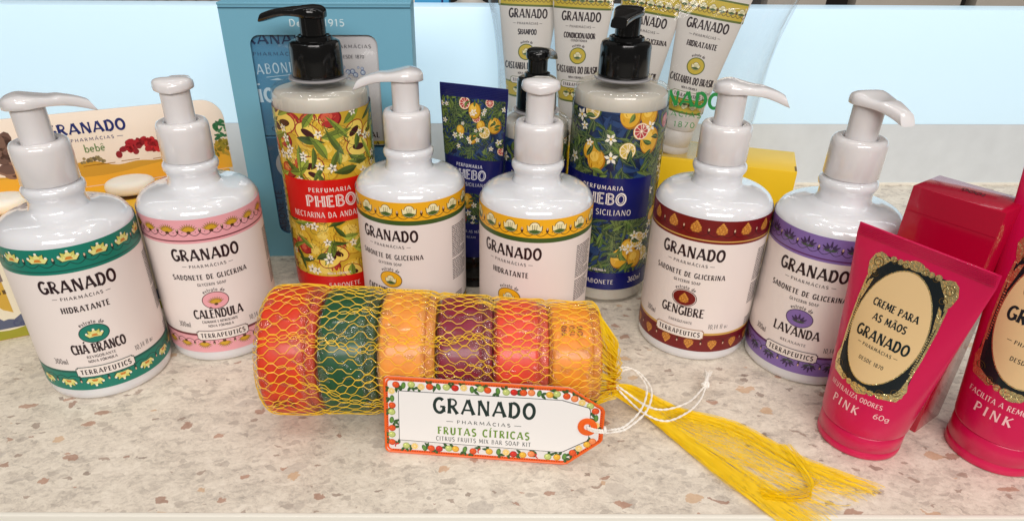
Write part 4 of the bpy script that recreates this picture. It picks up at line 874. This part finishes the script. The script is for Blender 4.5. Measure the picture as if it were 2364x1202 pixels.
def d_white(a, w_, h_):
    a.text('PHARMÁCIAS', w_ - 27, h_ - 25, 2.3, 28, rgb(50, 44, 50), 1, .18, 0, .2); a.text('DESDE 1870', w_ - 27, h_ - 32, 2.4, 17, rgb(50, 44, 50), 1, .16, 0, .1)
    for i in range(34):
        x, y, r = random.uniform(4, w_ - 19), random.uniform(h_ - 76, h_ - 38), random.choice((.7, .9, 1.2, 1.9))
        a.ell(x, y, r, r, rgb(74, 100, 160), 1, n=12); a.ell(x, y, r * .75, r * .75, rgb(196, 208, 226), 2, n=12); a.ell(x - .25 * r, y + .25 * r, r * .3, r * .3, rgb(240, 244, 250), 3, n=8)
    x, y = 10, h_ - 56
    a.ell(x, y, 10.5, 9, rgb(50, 104, 176), 4, -.5, 26); a.ell(x - .5, y - .8, 9.2, 7.6, rgb(150, 186, 222), 5, -.5, 26); a.ell(x - 1, y - 2, 7.4, 5.8, rgb(206, 220, 236), 6, -.5, 22); a.ell(x + 6, y - 4, 1.5, 1.7, rgb(20, 40, 110), 7, n=12)
    a.text('VEGETAL', w_ - 24, h_ - 90, 4.2, 25, rgb(34, 30, 40), 1, .2, .2, .12); a.text('GLICERINA', w_ - 27, h_ - 97.5, 4.2, 31, rgb(34, 30, 40), 1, .2, .2, .12); a.text('SABON', w_ - 22, h_ - 106, 5, 20, rgb(30, 64, 130), 1, .22, .2, .12)
    a.text('100 VEGETAL', w_ - 26, h_ - 112, 2.0, 24, rgb(34, 30, 40), 1, .18, 0, .1); a.text('PALMITATE', w_ - 25, h_ - 116, 2.0, 18, rgb(34, 30, 40), 1, .18, 0, .1)
    a.rect(0, w_, .8, 3.4, rgb(206, 180, 60), 1)
def d_side(a, w_, h_):
    a.rect(0, 14, 0, h_, rgb(38, 96, 132), 0); a.ell(26, h_ - 22, 17, 14, rgb(186, 186, 186), 1, n=26); a.ell(27, h_ - 22, 13, 10, rgb(120, 136, 148), 2, n=26)
    for k in range(8): a.ell(20 + 2.4 * k, h_ - 22 + 4 * sin(k * 2), 1.6, 1.8, rgb(206, 204, 200), 3, n=8)
    a.text('SABONETE', 10, h_ * .36, 5, 40, NV, 4, .2, .2, .1, rot=PI / 2); a.text('GLICERINA', 21, h_ * .38, 9, 46, LB, 4, .16, .2, .06, rot=PI / 2)
carton(13, 60, 100, 188, cardb, 'blue soap carton with white lettering in the gift box window', d_blue)
carton(62, 115, 92, 188, cardw, 'white soap carton with blue bubbles in the gift box window', d_white)
carton(13, 60, 1.2, 99, cardb, 'blue soap carton with sideways lettering low in the gift box window', d_side)
carton(62, 115, 1.2, 90, cardb, 'plain blue soap carton under the white bubble carton', lambda a, w_, h_: (a.rect(0, w_, h_ - 30, h_ - 26, rgb(96, 170, 200), 1), a.text('GLICERINA', 26, 30, 6, 40, LB, 1, .14, 0, .1)))

# ------------------------------------------------------------------ cream display tray of baby soaps
BQ = (-313.0, 382.0); BRZ = rad(26)
bt = thing('soap_tray_box', 'cream and yellow display tray with a tall printed card behind two white soaps', 'display box', (BQ[0], BQ[1], .1), BRZ)
X0, X1 = -75, 152
b = MB(); b.box(X0, X1, 0, 66, 0, 74); b.build('tray', M['trayyellow'], bt, bevel=.6)
out = [(X0, 0), (X1 + 3, 0), (X1 + 3, 112)] + [(X1 + 3 - 15 + 15 * cos(rad(a_)), 112 + 15 * sin(rad(a_))) for a_ in range(10, 91, 10)] + [(X0, 127)]
b = MB(); vs = [(x, 66.2, z) for x, z in out] + [(x, 68.2, z) for x, z in out]; n = len(out)
b.add(vs, [tuple(range(n)), tuple(range(2 * n - 1, n - 1, -1))] + [(i, (i + 1) % n, n + (i + 1) % n, n + i) for i in range(n)]); card = b.build('back_card', M['cream'], bt, bevel=.2)
cu = 113.4                      # print coordinates start at the card's middle
a = Art(); NVY = rgb(30, 44, 110)
a.poly([(X0 - cu, 74)] + [(x, 90 + 2.5 * sin(x * .07) + 1.2 * sin(x * .21)) for x in range(int(X0 - cu), 42, 4)] + [(41.4, 84), (41.4, 74)], rgb(206, 160, 58), 0)
a.poly([(X0 - cu, 74)] + [(x, 84 + 3 * sin(x * .05 + 1)) for x in range(int(X0 - cu), 42, 4)] + [(41.4, 78), (41.4, 74)], rgb(232, 178, 60), 1)
random.seed(12)
def bush(cx, cz, w_, h_, cs, n, layer):
    for i in range(n):
        t = random.uniform(-1, 1); q = random.random() ** .7
        a.ell(cx + t * w_ * (1 - .55 * q), cz + q * h_, random.uniform(.10, .2) * w_, random.uniform(.09, .16) * h_ + .6, random.choice(cs), layer + (i % 5) * .12, random.uniform(0, 3), 9)
bush(-18, 93.5, 17, 10, (rgb(170, 30, 44), rgb(196, 40, 50), rgb(140, 24, 38)), 46, 2)
bush(-52, 91, 9, 4, (rgb(130, 120, 84), rgb(150, 136, 96), rgb(110, 100, 76)), 16, 2)
bush(37, 97, 7, 14, (rgb(60, 130, 84), rgb(46, 108, 72)), 22, 2); bush(36, 84, 8, 12, (rgb(150, 140, 50), rgb(120, 112, 40), rgb(176, 150, 60)), 24, 2.4)
bush(8, 88, 9, 22, (rgb(196, 84, 40), rgb(176, 70, 34), rgb(214, 110, 56)), 30, 2.2)
bush(-108, 84, 20, 34, (rgb(120, 92, 80), rgb(140, 108, 92), rgb(104, 78, 70)), 44, 2)
for k in range(6): x = random.uniform(-70, 20); a.rib([(x, 88 + random.random() * 2), (x + 12, 88.6 + random.random() * 2)], .5, rgb(150, 104, 30), 2)
a.text('GRANADO', -49.5, 112.3, 7.4, 49, NVY, 5, .22, .35, .12); a.text('PHARMÁCIAS', -47.5, 106.8, 2.2, 27, NVY, 5, .16, 0, .24)
for q in (-1, 1): a.rib([(-47.5 + q * 15.5, 107.9), (-47.5 + q * 19.5, 107.9)], .3, NVY, 5)
a.text('bebê', -48, 98.8, 5.6, 13, rgb(110, 140, 90), 5, .13, 0, .08)
a.build('landscape_print', lambda u, v, o: (u + cu, 66.2 - o, v), card, M['print'], clip=(X0 - cu + .5, 41.2, 74.3, 126))
a = Art()
a.rect(X0, X1, .3, 73.5, rgb(232, 222, 196), 0); a.poly([(X0, .3), (X1, .3), (X1, 8)] + [(x, 7.5 + 1.0 * sin(x * .2)) for x in range(148, X0, -4)] + [(X0, 8)], rgb(156, 152, 40), 1)
a.poly([(x, 8) for x in (X0, X1)] + [(x, 16 + 2 * sin(x * .3) + sin(x * .9)) for x in range(150, X0, -3)], rgb(84, 92, 116), .6)
a.poly([(-18, 62), (-2, 62), (-2, 19), (-7, 22), (-12, 30)], rgb(206, 164, 60), 2); a.rect(-60, 4, 56, 73, rgb(44, 54, 92), 2.4); a.poly([(-16, 56), (-1, 56), (-1, 42), (-11, 40)], rgb(126, 108, 104), 2.2)
for x in (-9.5, -6.5, -3.6): a.rect(x, x + 1.8, 33, 36, rgb(96, 70, 30), 3)
a.text('Contém', 5, 8.6, 4.2, 17, rgb(70, 74, 110), 4, .2, 0, .1) if all(ch in GL for ch in 'Contém') else a.text('Conten', 4, 8.6, 4.2, 17, rgb(70, 74, 110), 4, .2, 0, .1)
a.build('front_print', lambda u, v, o: (u, -o, v), bt, M['print'], clip=(X0 + .5, X1 - .5, .4, 73.4))
hole = mat('tray_hole_shade', rgb(96, 60, 14), .7)  # dark discs on the flat tray top paint the shade inside its cut-outs
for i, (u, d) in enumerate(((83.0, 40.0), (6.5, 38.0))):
    b = MB(); n = 28; b.rings([[(u - 3 + (17.5) * cos(2 * PI * k / n), d + 13.2 * sin(2 * PI * k / n), z) for k in range(n)] for z in (74.05, 74.25)]); b.build('cut_out_shade', hole, bt)
    R = []; n = 36
    for k in range(13):
        ph = -PI / 2 + PI * k / 12; rr_ = max(.02, cos(ph)) ** .45
        R.append([(16.5 * rr_ * cos(2 * PI * j / n), 12.5 * rr_ * sin(2 * PI * j / n), 5.5 + 5.5 * (abs(sin(ph)) ** .8) * (1 if sin(ph) > 0 else -1)) for j in range(n)])
    b = MB(); b.rings(R); o = b.build('bar_soap', M['soapwhite'])
    q = local(BQ, BRZ, u, d, 74.4); o.location = tuple(c * S for c in q); o.rotation_euler = (0, 0, BRZ)
    tag(o, ('oval white bar soap on the display tray beside the red bush', 'oval white bar soap at the outer end of the display tray')[i], 'soap', 'white soaps on the display tray')

# ------------------------------------------------------------------ six glycerin soaps in a yellow net
def soapmat(name, c, rough=.3):
    return mat(name, c, .5, coat=.25, sss=.75, bump=.5, bscale=75, vary=.3, vscale=110, coat_rough=.12, detail=4)
SO = [('orange red', rgb(206, 52, 14), 36.0), ('dark green', rgb(8, 78, 40), 35.2), ('pale amber', rgb(236, 150, 58), 34.2), ('plum purple', rgb(132, 10, 48), 32.6), ('coral pink', rgb(222, 70, 46), 31.4), ('golden amber', rgb(236, 146, 40), 30.4)]
XS = [-107.0, -76.2, -45.4, -14.8, 15.4, 45.0]; HT = [15.3, 15.2, 15.2, 14.9, 14.9, 14.4]
def ya(x): return 316.8 + (x + 95) * .03
def srad(x):
    if x <= XS[0]: return SO[0][2]
    for i in range(5):
        if x <= XS[i + 1]:
            t = (x - XS[i]) / (XS[i + 1] - XS[i]); return SO[i][2] + (SO[i + 1][2] - SO[i][2]) * t
    return SO[5][2]
for i, ((nm, c, r), x, ht) in enumerate(zip(SO, XS, HT)):
    lab = '%s round glycerin soap in cellophane inside the yellow net' % nm
    t = thing('round_soap', lab, 'soap', (x, ya(x), .9), 0, 'round soaps in the yellow net')
    prof = []
    for k in range(21):
        ph = -PI / 2 + PI * k / 20
        prof.append((max(.5, r - 4.0 + 3.6 * max(0, cos(ph)) ** .4), -1.6 + (ht - 3.2) * (abs(sin(ph)) ** .5) * (1 if sin(ph) > 0 else -1)))
    n = 64
    b = MB(); R = []
    for (q, z) in [(.3, -ht - .3), (r - 8, -ht - .2), (r - 4.6, -ht + .8)] + prof + [(r - 3.6, ht - 3.6), (r - 3.4, ht - 1.2), (r - 4.4, ht + .2), (r - 8, ht + .3), (.3, ht + .3)]:
        R.append([(z, q * cos(2 * PI * j / n), r + q * sin(2 * PI * j / n)) for j in range(n)])
    b.rings(R); b.build('soap_bar', soapmat('%s_glycerin' % nm.replace(' ', '_'), c), t)
    b = MB(); R = []; n = 120
    for k, (q, z) in enumerate([(r * .5, -ht + .3)] + [(max(.5, r - 3.0 + 2.9 * max(0, cos(-PI / 2 + PI * kk / 24)) ** .45), (ht + .1) * (abs(sin(-PI / 2 + PI * kk / 24)) ** .6) * (1 if kk > 12 else -1)) for kk in range(25)] + [(r * .5, ht - .3)]):
        ring = []
        for j in range(n):
            th = 2 * PI * j / n
            w_ = .8 * noise.noise(Vector((z * .16 + i * 9, 9 * cos(th), 9 * sin(th)))) + .5 * noise.noise(Vector((z * .5 + i * 5, 20 * cos(th), 20 * sin(th)))) - .55
            ring.append((z, (q + w_) * cos(th), r + (q + w_) * sin(th)))
        R.append(ring)
    b.rings(R, False, False); b.build('cellophane_wrap', M['wrap'], t)
    if i in (0, 5):
        a = Art(); dk = rgb(90, 16, 8) if i == 0 else rgb(120, 60, 10)
        for kx in range(3): a.text(('990', '150', '08')[kx], 0, 0 - kx * 4.2, 2.6, 6, dk, 1, .2, 0, .1)
        th0 = rad(200 if i == 0 else 120)
        a.build('batch_print', lambda u, v, o, r=r, th0=th0: (-v - 5, (r + .25 + o) * cos(th0 - u / r), r + (r + .25 + o) * sin(th0 - u / r)), t, M['print'])

net = thing('soap_net', 'yellow net sleeve holding six round soaps, gathered by an orange tie', 'net', (-30, 318, 0))
TIE = (69.5, 316.0, 14.0)
b = MB(); NT = 80; xl, xr = -122.6, 59.6
rnd = random.Random(2)
jit = {}
def netpt(x, th):
    r = srad(x) + .55 + .25 * math.sin(x * .19 + th * 2)
    cz = srad(x) + .9
    # the net sags into the gaps between soaps and rounds the ends
    d = min(abs(x - q) - h_ for q, h_ in zip(XS, HT))
    r -= 1.1 * max(0.0, 1 + max(d, -2.2) / 2.2)
    if x < XS[0] - HT[0] + 6: r -= ((XS[0] - HT[0] + 6 - x) / 8) ** 2 * 4.2
    if x > XS[5] + HT[5] - 4: r -= ((x - XS[5] - HT[5] + 4) / 6) ** 2 * 3.0
    z = cz + r * sin(th); z = max(z, .45)
    return (x, ya(x) + r * cos(th), z)
nx_ = 36; dxs = (xr - xl) / nx_
for i in range(NT):
    P = []
    for k in range(nx_ * 4 + 1):
        x = xl + dxs * k / 4
        ph = k / 4.0
        sg = math.sin(PI * ph * .5 * 2) if False else math.cos(PI * ph)
        zz = max(-1, min(1, 1.6 * sg)) * (1 if i % 2 == 0 else -1)
        cell = (i + (1 if (zz > 0) == (i % 2 == 0) else 0)) // 2
        base_th = 2 * PI * i / NT
        j1 = noise.noise(Vector((x * .045, 3 * cos(base_th), 3 * sin(base_th)))) * .20 + noise.noise(Vector((x * .08 + 40, 4 * cos(base_th), 4 * sin(base_th)))) * .06
        th = base_th + zz * (PI / NT) * .93 + j1
        xx = x + 3.4 * noise.noise(Vector((7 + x * .03, 2.2 * cos(base_th), 2.2 * sin(base_th))))
        en = min(1, (x - xl) / 14, (xr - x) / 14); xx = x + (xx - x) * max(0, en)
        P.append(netpt(xx, th))
    # left end: run in over the flat face; right end: gather into the tie
    th = 2 * PI * i / NT; r0 = srad(xl); 
    Lp = []
    for q in (.55, .7, .85):
        Lp.append((xl - 2.6 + q * 1.2 - 1.5 * (1 - q), ya(xl) + r0 * q * .93 * cos(th), max(.5, r0 + .9 + r0 * q * .93 * sin(th))))
    e = P[-1]; Rp = []
    for q in (.2, .45, .7, .9, 1.0):
        bul = 3.0 * sin(PI * q)
        Rp.append((e[0] + (TIE[0] - e[0]) * q + bul * .8, e[1] + (TIE[1] - e[1]) * q + rnd.uniform(-.5, .5), max(.5, e[2] + (TIE[2] - e[2]) * q + rnd.uniform(-.5, .5))))
    b.tube(Lp + P + Rp, .185, 4)
nb = b.build('net_sleeve', M['net'], None); nb.parent = net; nb.location = (30 * S, -318 * S, 0); nb['kind'] = 'stuff'
b = MB()
for i in range(130):            # the bunched threads over the end face of the last soap
    th = rnd.uniform(0, 2 * PI); e = netpt(xr - 1, th)
    m_ = (70 + rnd.uniform(-2, 2.5), (e[1] * .55 + TIE[1] * .45) + rnd.uniform(-2, 2), e[2] * .55 + TIE[2] * .45)
    b.tube([e, (e[0] + 3.4, e[1] * .85 + TIE[1] * .15, e[2] * .85 + TIE[2] * .15), m_, TIE], .2, 4)
o = b.build('gathered_threads', M['tail'], net); o.location = (30 * S, -318 * S, 0); o['kind'] = 'stuff'
b = MB(); b.tube([(TIE[0] - 1 + 1.0 * cos(0), TIE[1] + 2.0 * cos(t_), TIE[2] + 2.0 * sin(t_)) for t_ in [2 * PI * k / 20 for k in range(21)]], 1.9, 8); b.tube([(TIE[0] - 2.4, TIE[1], TIE[2]), (TIE[0] + 2.4, TIE[1] - .4, TIE[2])], 2.6, 10)
o = b.build('tie', M['orange'], net); o.location = (30 * S, -318 * S, 0)
UP = [(71, 316, 14), (82, 320, 9), (96, 314.5, 5), (110, 306, 3), (138.3, 295, 2.0), (164.4, 268.9, 1.6), (196, 250, 1.2)]
LO = [(71, 315.5, 13.5), (79, 311, 8), (89, 302, 4.5), (101.5, 284.8, 2.6), (118.4, 260.4, 2), (132.3, 241.3, 1.6), (148, 222, 1.0)]
def along(P, t):
    q = t * (len(P) - 1); k = min(int(q), len(P) - 2); f = q - k
    p0, p1, p2, p3 = (Vector(P[max(k - 1, 0)]), Vector(P[k]), Vector(P[k + 1]), Vector(P[min(k + 2, len(P) - 1)]))
    return .5 * ((2 * p1) + (p2 - p0) * f + (2 * p0 - 5 * p1 + 4 * p2 - p3) * f * f + (3 * p1 - p0 - 3 * p2 + p3) * f ** 3)
b = MB(); rnd = random.Random(9)
for i in range(330):
    c = rnd.random()
    s0 = rnd.gauss(.08, .10) if c < .44 else (rnd.gauss(.92, .09) if c < .70 else rnd.random())
    s0 = max(-.08, min(1.06, s0)); t1 = rnd.uniform(.86, 1.03) if s0 > .2 else rnd.uniform(.9, 1.06)
    fz = rnd.uniform(0, 1); sd = rnd.uniform(0, 99); P = []
    for k in range(27):
        t = t1 * k / 26
        sp = s0 + .05 * noise.noise(Vector((sd, t * 3, 0))) * min(1, t * 3)
        A, B = along(LO, min(t, 1)), along(UP, min(t, 1)); q = A + (B - A) * sp
        if t > 1: q = q + (along(LO, 1) - along(LO, .97)) * ((t - 1) / .03)
        th_ = min(1, t * 5) * (1 - .4 * t); dn = 1 if (s0 < .25 or s0 > .85) else .5
        zag = (1 if k % 2 else -1) * (.5 if .2 < s0 < .85 else .2) * (0.2 + t)
        q = q + Vector((zag * .6 + rnd.uniform(-.12, .12), zag * .8 + rnd.uniform(-.12, .12), 0)); 
        z = max(.35 if q.y > 231 else -40, q.z * (.55 + .5 * fz) + fz * 2.4 * th_ * dn)
        if q.y < 229: z = z - (229 - q.y) * .10
        P.append((q.x, q.y, z))
    b.tube(P, .115, 3, False)
for i in range(26):             # the loop that crosses from the upper to the lower strand
    d = rnd.gauss(0, 1.9); sd = rnd.uniform(0, 9)
    C_ = [(158 + d, 279, 2.4), (161.5 + d, 262, 2.8), (162.5 + d, 251 + d * .3, 2.6), (157.5, 243 + d, 2.4), (146, 241 + d, 2.2), (134, 243 + d, 2.4)]
    P = [tuple(along(C_, k / 22) + Vector((0, 0, rnd.uniform(0, .6) + (sd % 1) * 1.2))) for k in range(23)]
    b.tube(P, .12, 3, False)
for i in range(60):            # loose diamonds between the strands
    t0 = rnd.uniform(.35, .9); s0 = rnd.uniform(.1, .8); P = []
    for k in range(7):
        t = min(1, t0 + .02 * k); A, B = along(LO, t), along(UP, t); q = A + (B - A) * (s0 + .045 * k); P.append((q.x, q.y, .5 + rnd.random() * .8))
    b.tube(P, .11, 3, False)
o = b.build('net_tail', M['tail'], net); o.location = (30 * S, -318 * S, 0); o['kind'] = 'stuff'

# ------------------------------------------------------------------ hang tag with cord
TA = Vector((-55.4, 274.6, .15)); tex = (Vector((40.5, 266.0, 0)) - Vector((-55.4, 274.6, 0))).normalized(); tin = Vector((-tex.y, tex.x, 0)); tl = rad(11)
tey = Vector((tin.x * sin(tl), tin.y * sin(tl), cos(tl))); tn = tex.cross(tey)      # tn points to the viewer
if tn.y > 0: tn = -tn
tg = thing('hang_tag', 'white card tag with orange edge and fruit border, lettered FRUTAS CÍTRICAS', 'tag', (0, 0, 0))
def tmap(u, v, o):
    p = TA + tex * u + tey * v + tn * (o + .55); return (p.x, p.y, p.z)
def tshape(d):                 # outline, shrunk by d
    pts = []; x0, x1, xm, y0, y1 = -1.0 + d, 113.2 - d, 95.0 - d * .35, 0 + d, 44.6 - d
    r = 2.2
    for cx, cy, a0 in ((x0 + r, y0 + r, 180),): pts += [(cx + r * cos(rad(a0 + 15 * i)), cy + r * sin(rad(a0 + 15 * i))) for i in range(7)]
    pts += [(xm - 1, y0), (xm + 1, y0 + .5), (x1 - .8, 14.8), (x1, 16.2), (x1, 32.5), (x1 - .8, 34.2), (xm + 1, y1 - .5), (xm - 1, y1)]
    pts += [(x0 + r + r * cos(rad(90 + 15 * i)), y1 - r + r * sin(rad(90 + 15 * i))) for i in range(7)]
    return pts
out = tshape(0); n = len(out); b = MB()
b.add([tmap(x, y, 0) for x, y in out] + [tmap(x, y, -1.0) for x, y in out], [tuple(range(n)), tuple(range(2 * n - 1, n - 1, -1))] + [(i, (i + 1) % n, n + (i + 1) % n, n + i) for i in range(n)])
cd = b.build('card', M['tagcard'], tg, bevel=.15)
b = MB(); P = [tmap(x, y, .02) for x, y in tshape(.45)]; b.tube(P + P[:2], .62, 8); b.build('edge_binding', M['orange'], tg)
a = Art(); rnd = random.Random(31)
oc = rgb(226, 88, 24)
P = tshape(1.6); a.rib(P + [P[0]], 1.1, oc, 0)
for k_ in range(0, len(P)):
    (x0_, y0_), (x1_, y1_) = P[k_], P[(k_ + 1) % len(P)]; L_ = math.hypot(x1_ - x0_, y1_ - y0_)
    for m_ in range(int(L_ / 1.3)): a.ell(x0_ + (x1_ - x0_) * (m_ + .5) * 1.3 / L_, y0_ + (y1_ - y0_) * (m_ + .5) * 1.3 / L_, .32, .32, rgb(140, 36, 10), 1.2, n=6)
fr = [(rgb(218, 84, 34), rgb(190, 60, 24)), (rgb(200, 44, 34), rgb(160, 28, 26)), (rgb(190, 200, 120), rgb(150, 166, 80)), (rgb(228, 176, 60), rgb(200, 140, 40)), (rgb(96, 140, 60), rgb(60, 100, 44)), (rgb(236, 140, 84), rgb(206, 104, 54))]
def fruit_at(x, y, k):
    c, d = fr[k % 6]
    t_ = rnd.uniform(0, 6.2)
    for q in (0, 1.1): leaf(a, x + 1.2 * cos(t_), y + 1.2 * sin(t_), 3.6, .8, t_ + q, rgb(40, 74, 38), rgb(62, 98, 46), 1 + q * .2)
    if k % 6 == 4: a.ell(x, y, 1.2, 2.0, d, 2, rnd.uniform(-.5, .5), 12); a.ell(x, y, .9, 1.5, c, 2.3, 0, 12)
    elif k % 7 == 3: citrus(a, x, y, 1.9, 2, rgb(232, 196, 90), rgb(210, 170, 60))
    elif k % 6 == 1 and k % 4 == 1: a.rib([(x + 1.6 * cos(t_ + s_ * .35), y + 1.6 * sin(t_ + s_ * .35)) for s_ in range(7)], 1.1, c, 2, taper=.6)
    else: a.ell(x, y, 1.95, 1.85, d, 2, 0, 14); a.ell(x - .15, y + .15, 1.6, 1.5, c, 2.3, 0, 14); a.ell(x - .5, y + .6, .5, .4, tuple(min(1, v * 1.6) for v in c[:3]) + (1,), 2.6, 0, 8)
def border(d, step):
    P = tshape(d); k = 0; acc = 0; P = P + [P[0]]
    for (x0, y0), (x1, y1) in zip(P, P[1:]):
        L = math.hypot(x1 - x0, y1 - y0); s_ = step - acc if acc else 0
        while s_ < L: fruit_at(x0 + (x1 - x0) * s_ / L + rnd.uniform(-.5, .5), y0 + (y1 - y0) * s_ / L + rnd.uniform(-.5, .5), k); k += 1 + rnd.randint(0, 1); s_ += step
        acc = (L - (s_ - step)) if L > 0 else acc
border(4.3, 4.4)
P = tshape(7.0); P[0:7] = [P[3]]; P[-7:] = [P[-4]]
a.poly(P, rgb(28, 40, 46), 4); 
def inset(P, d):
    cx = sum(p[0] for p in P) / len(P); cy = sum(p[1] for p in P) / len(P)
    return [(x - d * (1 if x > cx else -1), y - d * (1 if y > cy else -1)) for x, y in P]
a.poly(inset(P, .32), rgb(234, 231, 228), 5)
DG = rgb(24, 44, 40)
a.text('GRANADO', 51.5, 25.6, 8.6, 53, DG, 7, .19, .36, .16); a.text('PHARMÁCIAS', 51.5, 20.0, 1.9, 28, DG, 7, .17, .1, .26)
for q in (-1, 1): a.rib([(51.5 + q * 16, 20.9), (51.5 + q * 19.6, 20.9)], .26, DG, 7)
a.text('FRUTAS CÍTRICAS', 51.5, 13.2, 4.2, 48, rgb(110, 144, 54), 7, .2, .35, .24); a.text('CITRUS FRUITS MIX BAR SOAP KIT', 51.5, 9.2, 2.5, 50, rgb(56, 62, 62), 7, .13, .1, .18)
a.build('printed_face', tmap, cd, M['print'], base=.06)
b = MB(); EC = (105.0, 23.4); 
def disc(r0, r1, o0, o1, n=28):
    vs = []
    for o in (o0, o1):
        for r_ in (r0, r1): vs += [tmap(EC[0] + r_ * cos(2 * PI * k / n), EC[1] + r_ * sin(2 * PI * k / n), o) for k in range(n)]
    fs = []
    for k in range(n):
        j = (k + 1) % n
        fs += [(k, j, n + j, n + k), (2 * n + k, 2 * n + j, 3 * n + j, 3 * n + k), (n + k, n + j, 3 * n + j, 3 * n + k), (k, j, 2 * n + j, 2 * n + k)]
    b.add(vs, fs)
disc(1.8, 5.0, .35, .75); disc(1.8, 2.7, .75, 1.1); b.build('eyelet', M['orange'], tg, bevel=.1)
def smooth(P, m=10): return [tuple(along(P, k / (m * (len(P) - 1)))) for k in range(m * (len(P) - 1) + 1)]
def twist(b, P, r_, n=6):
    P = [Vector(p) for p in P]
    for ph in (0, PI):
        Q = []
        for k, p in enumerate(P):
            t_ = (P[min(k + 1, len(P) - 1)] - P[max(k - 1, 0)]).normalized(); a_ = t_.cross(Vector((.1, .2, 1))).normalized(); c_ = a_.cross(t_)
            Q.append(p + (a_ * cos(ph + k * .75) + c_ * sin(ph + k * .75)) * r_ * .5)
        b.tube(Q, r_ * .62, n)
e0 = tmap(EC[0], EC[1], .9); e1 = tmap(113.6, 22.6, 1.4)
cp = [e0, tmap(109, 23.0, 2.1), e1, (63, 274, 17), (71, 278, 16), (82, 291, 17), (88, 308, 18), (84, 321.5, 19.5), (78, 325.2, 20), (71, 321, 19.5), (68.5, 316, 17.5)]
b = MB(); twist(b, smooth(cp, 16), .62)
cp2 = [(p[0] + .9 + (1.8 if 4 < i < 9 else 0), p[1] - .8, p[2] - .9) for i, p in enumerate(cp)]; cp2[0] = tmap(EC[0] + .3, EC[1] - 1.1, .9); cp2[1] = tmap(109, 21.8, 2.1); twist(b, smooth(cp2, 16), .62)
twist(b, smooth([(70, 316.5, 16), (78, 311.5, 12), (88, 303, 9.5), (98, 301, 8.5), (113.5, 309, 7.5), (125, 322.6, 6.5), (129, 328, 6.5)], 16), .6)
twist(b, smooth([(70, 315, 16), (77, 307.5, 11.5), (86, 296.5, 9), (97, 291.8, 8), (111, 300.5, 7), (121, 312, 6.5), (127, 323.2, 6.2), (129, 328, 6.5)], 16), .6)
kn = [(128 + 2.0 * cos(t_), 327 + 1.6 * sin(t_), 6.4 + 1.2 * sin(t_ * 2)) for t_ in [2 * PI * k / 14 for k in range(15)]]
b.tube(kn, .9, 7); b.tube([(127, 326, 6), (129.4, 329.5, 7.2), (130.6, 333, 7)], 1.3, 8)
kn = [(e1[0] + .2, e1[1] + 1.5 * cos(t_), e1[2] + 1.5 * sin(t_)) for t_ in [2 * PI * k / 14 for k in range(15)]]; b.tube(kn, .8, 7)
for k in range(60):
    d = Vector((rnd.gauss(.25, .35), rnd.gauss(1, .25), rnd.gauss(.15, .3))).normalized() * rnd.uniform(3, 6.5)
    b.tube([(130.4, 332.6, 7), (130.4 + d.x * .5 + rnd.uniform(-.5, .5), 332.6 + d.y * .5, 7 + d.z * .5 + rnd.uniform(-.3, .3)), (130.4 + d.x, 332.6 + d.y, max(.4, 7 + d.z))], .16, 3)
b.build('cord', M['cord'], tg)
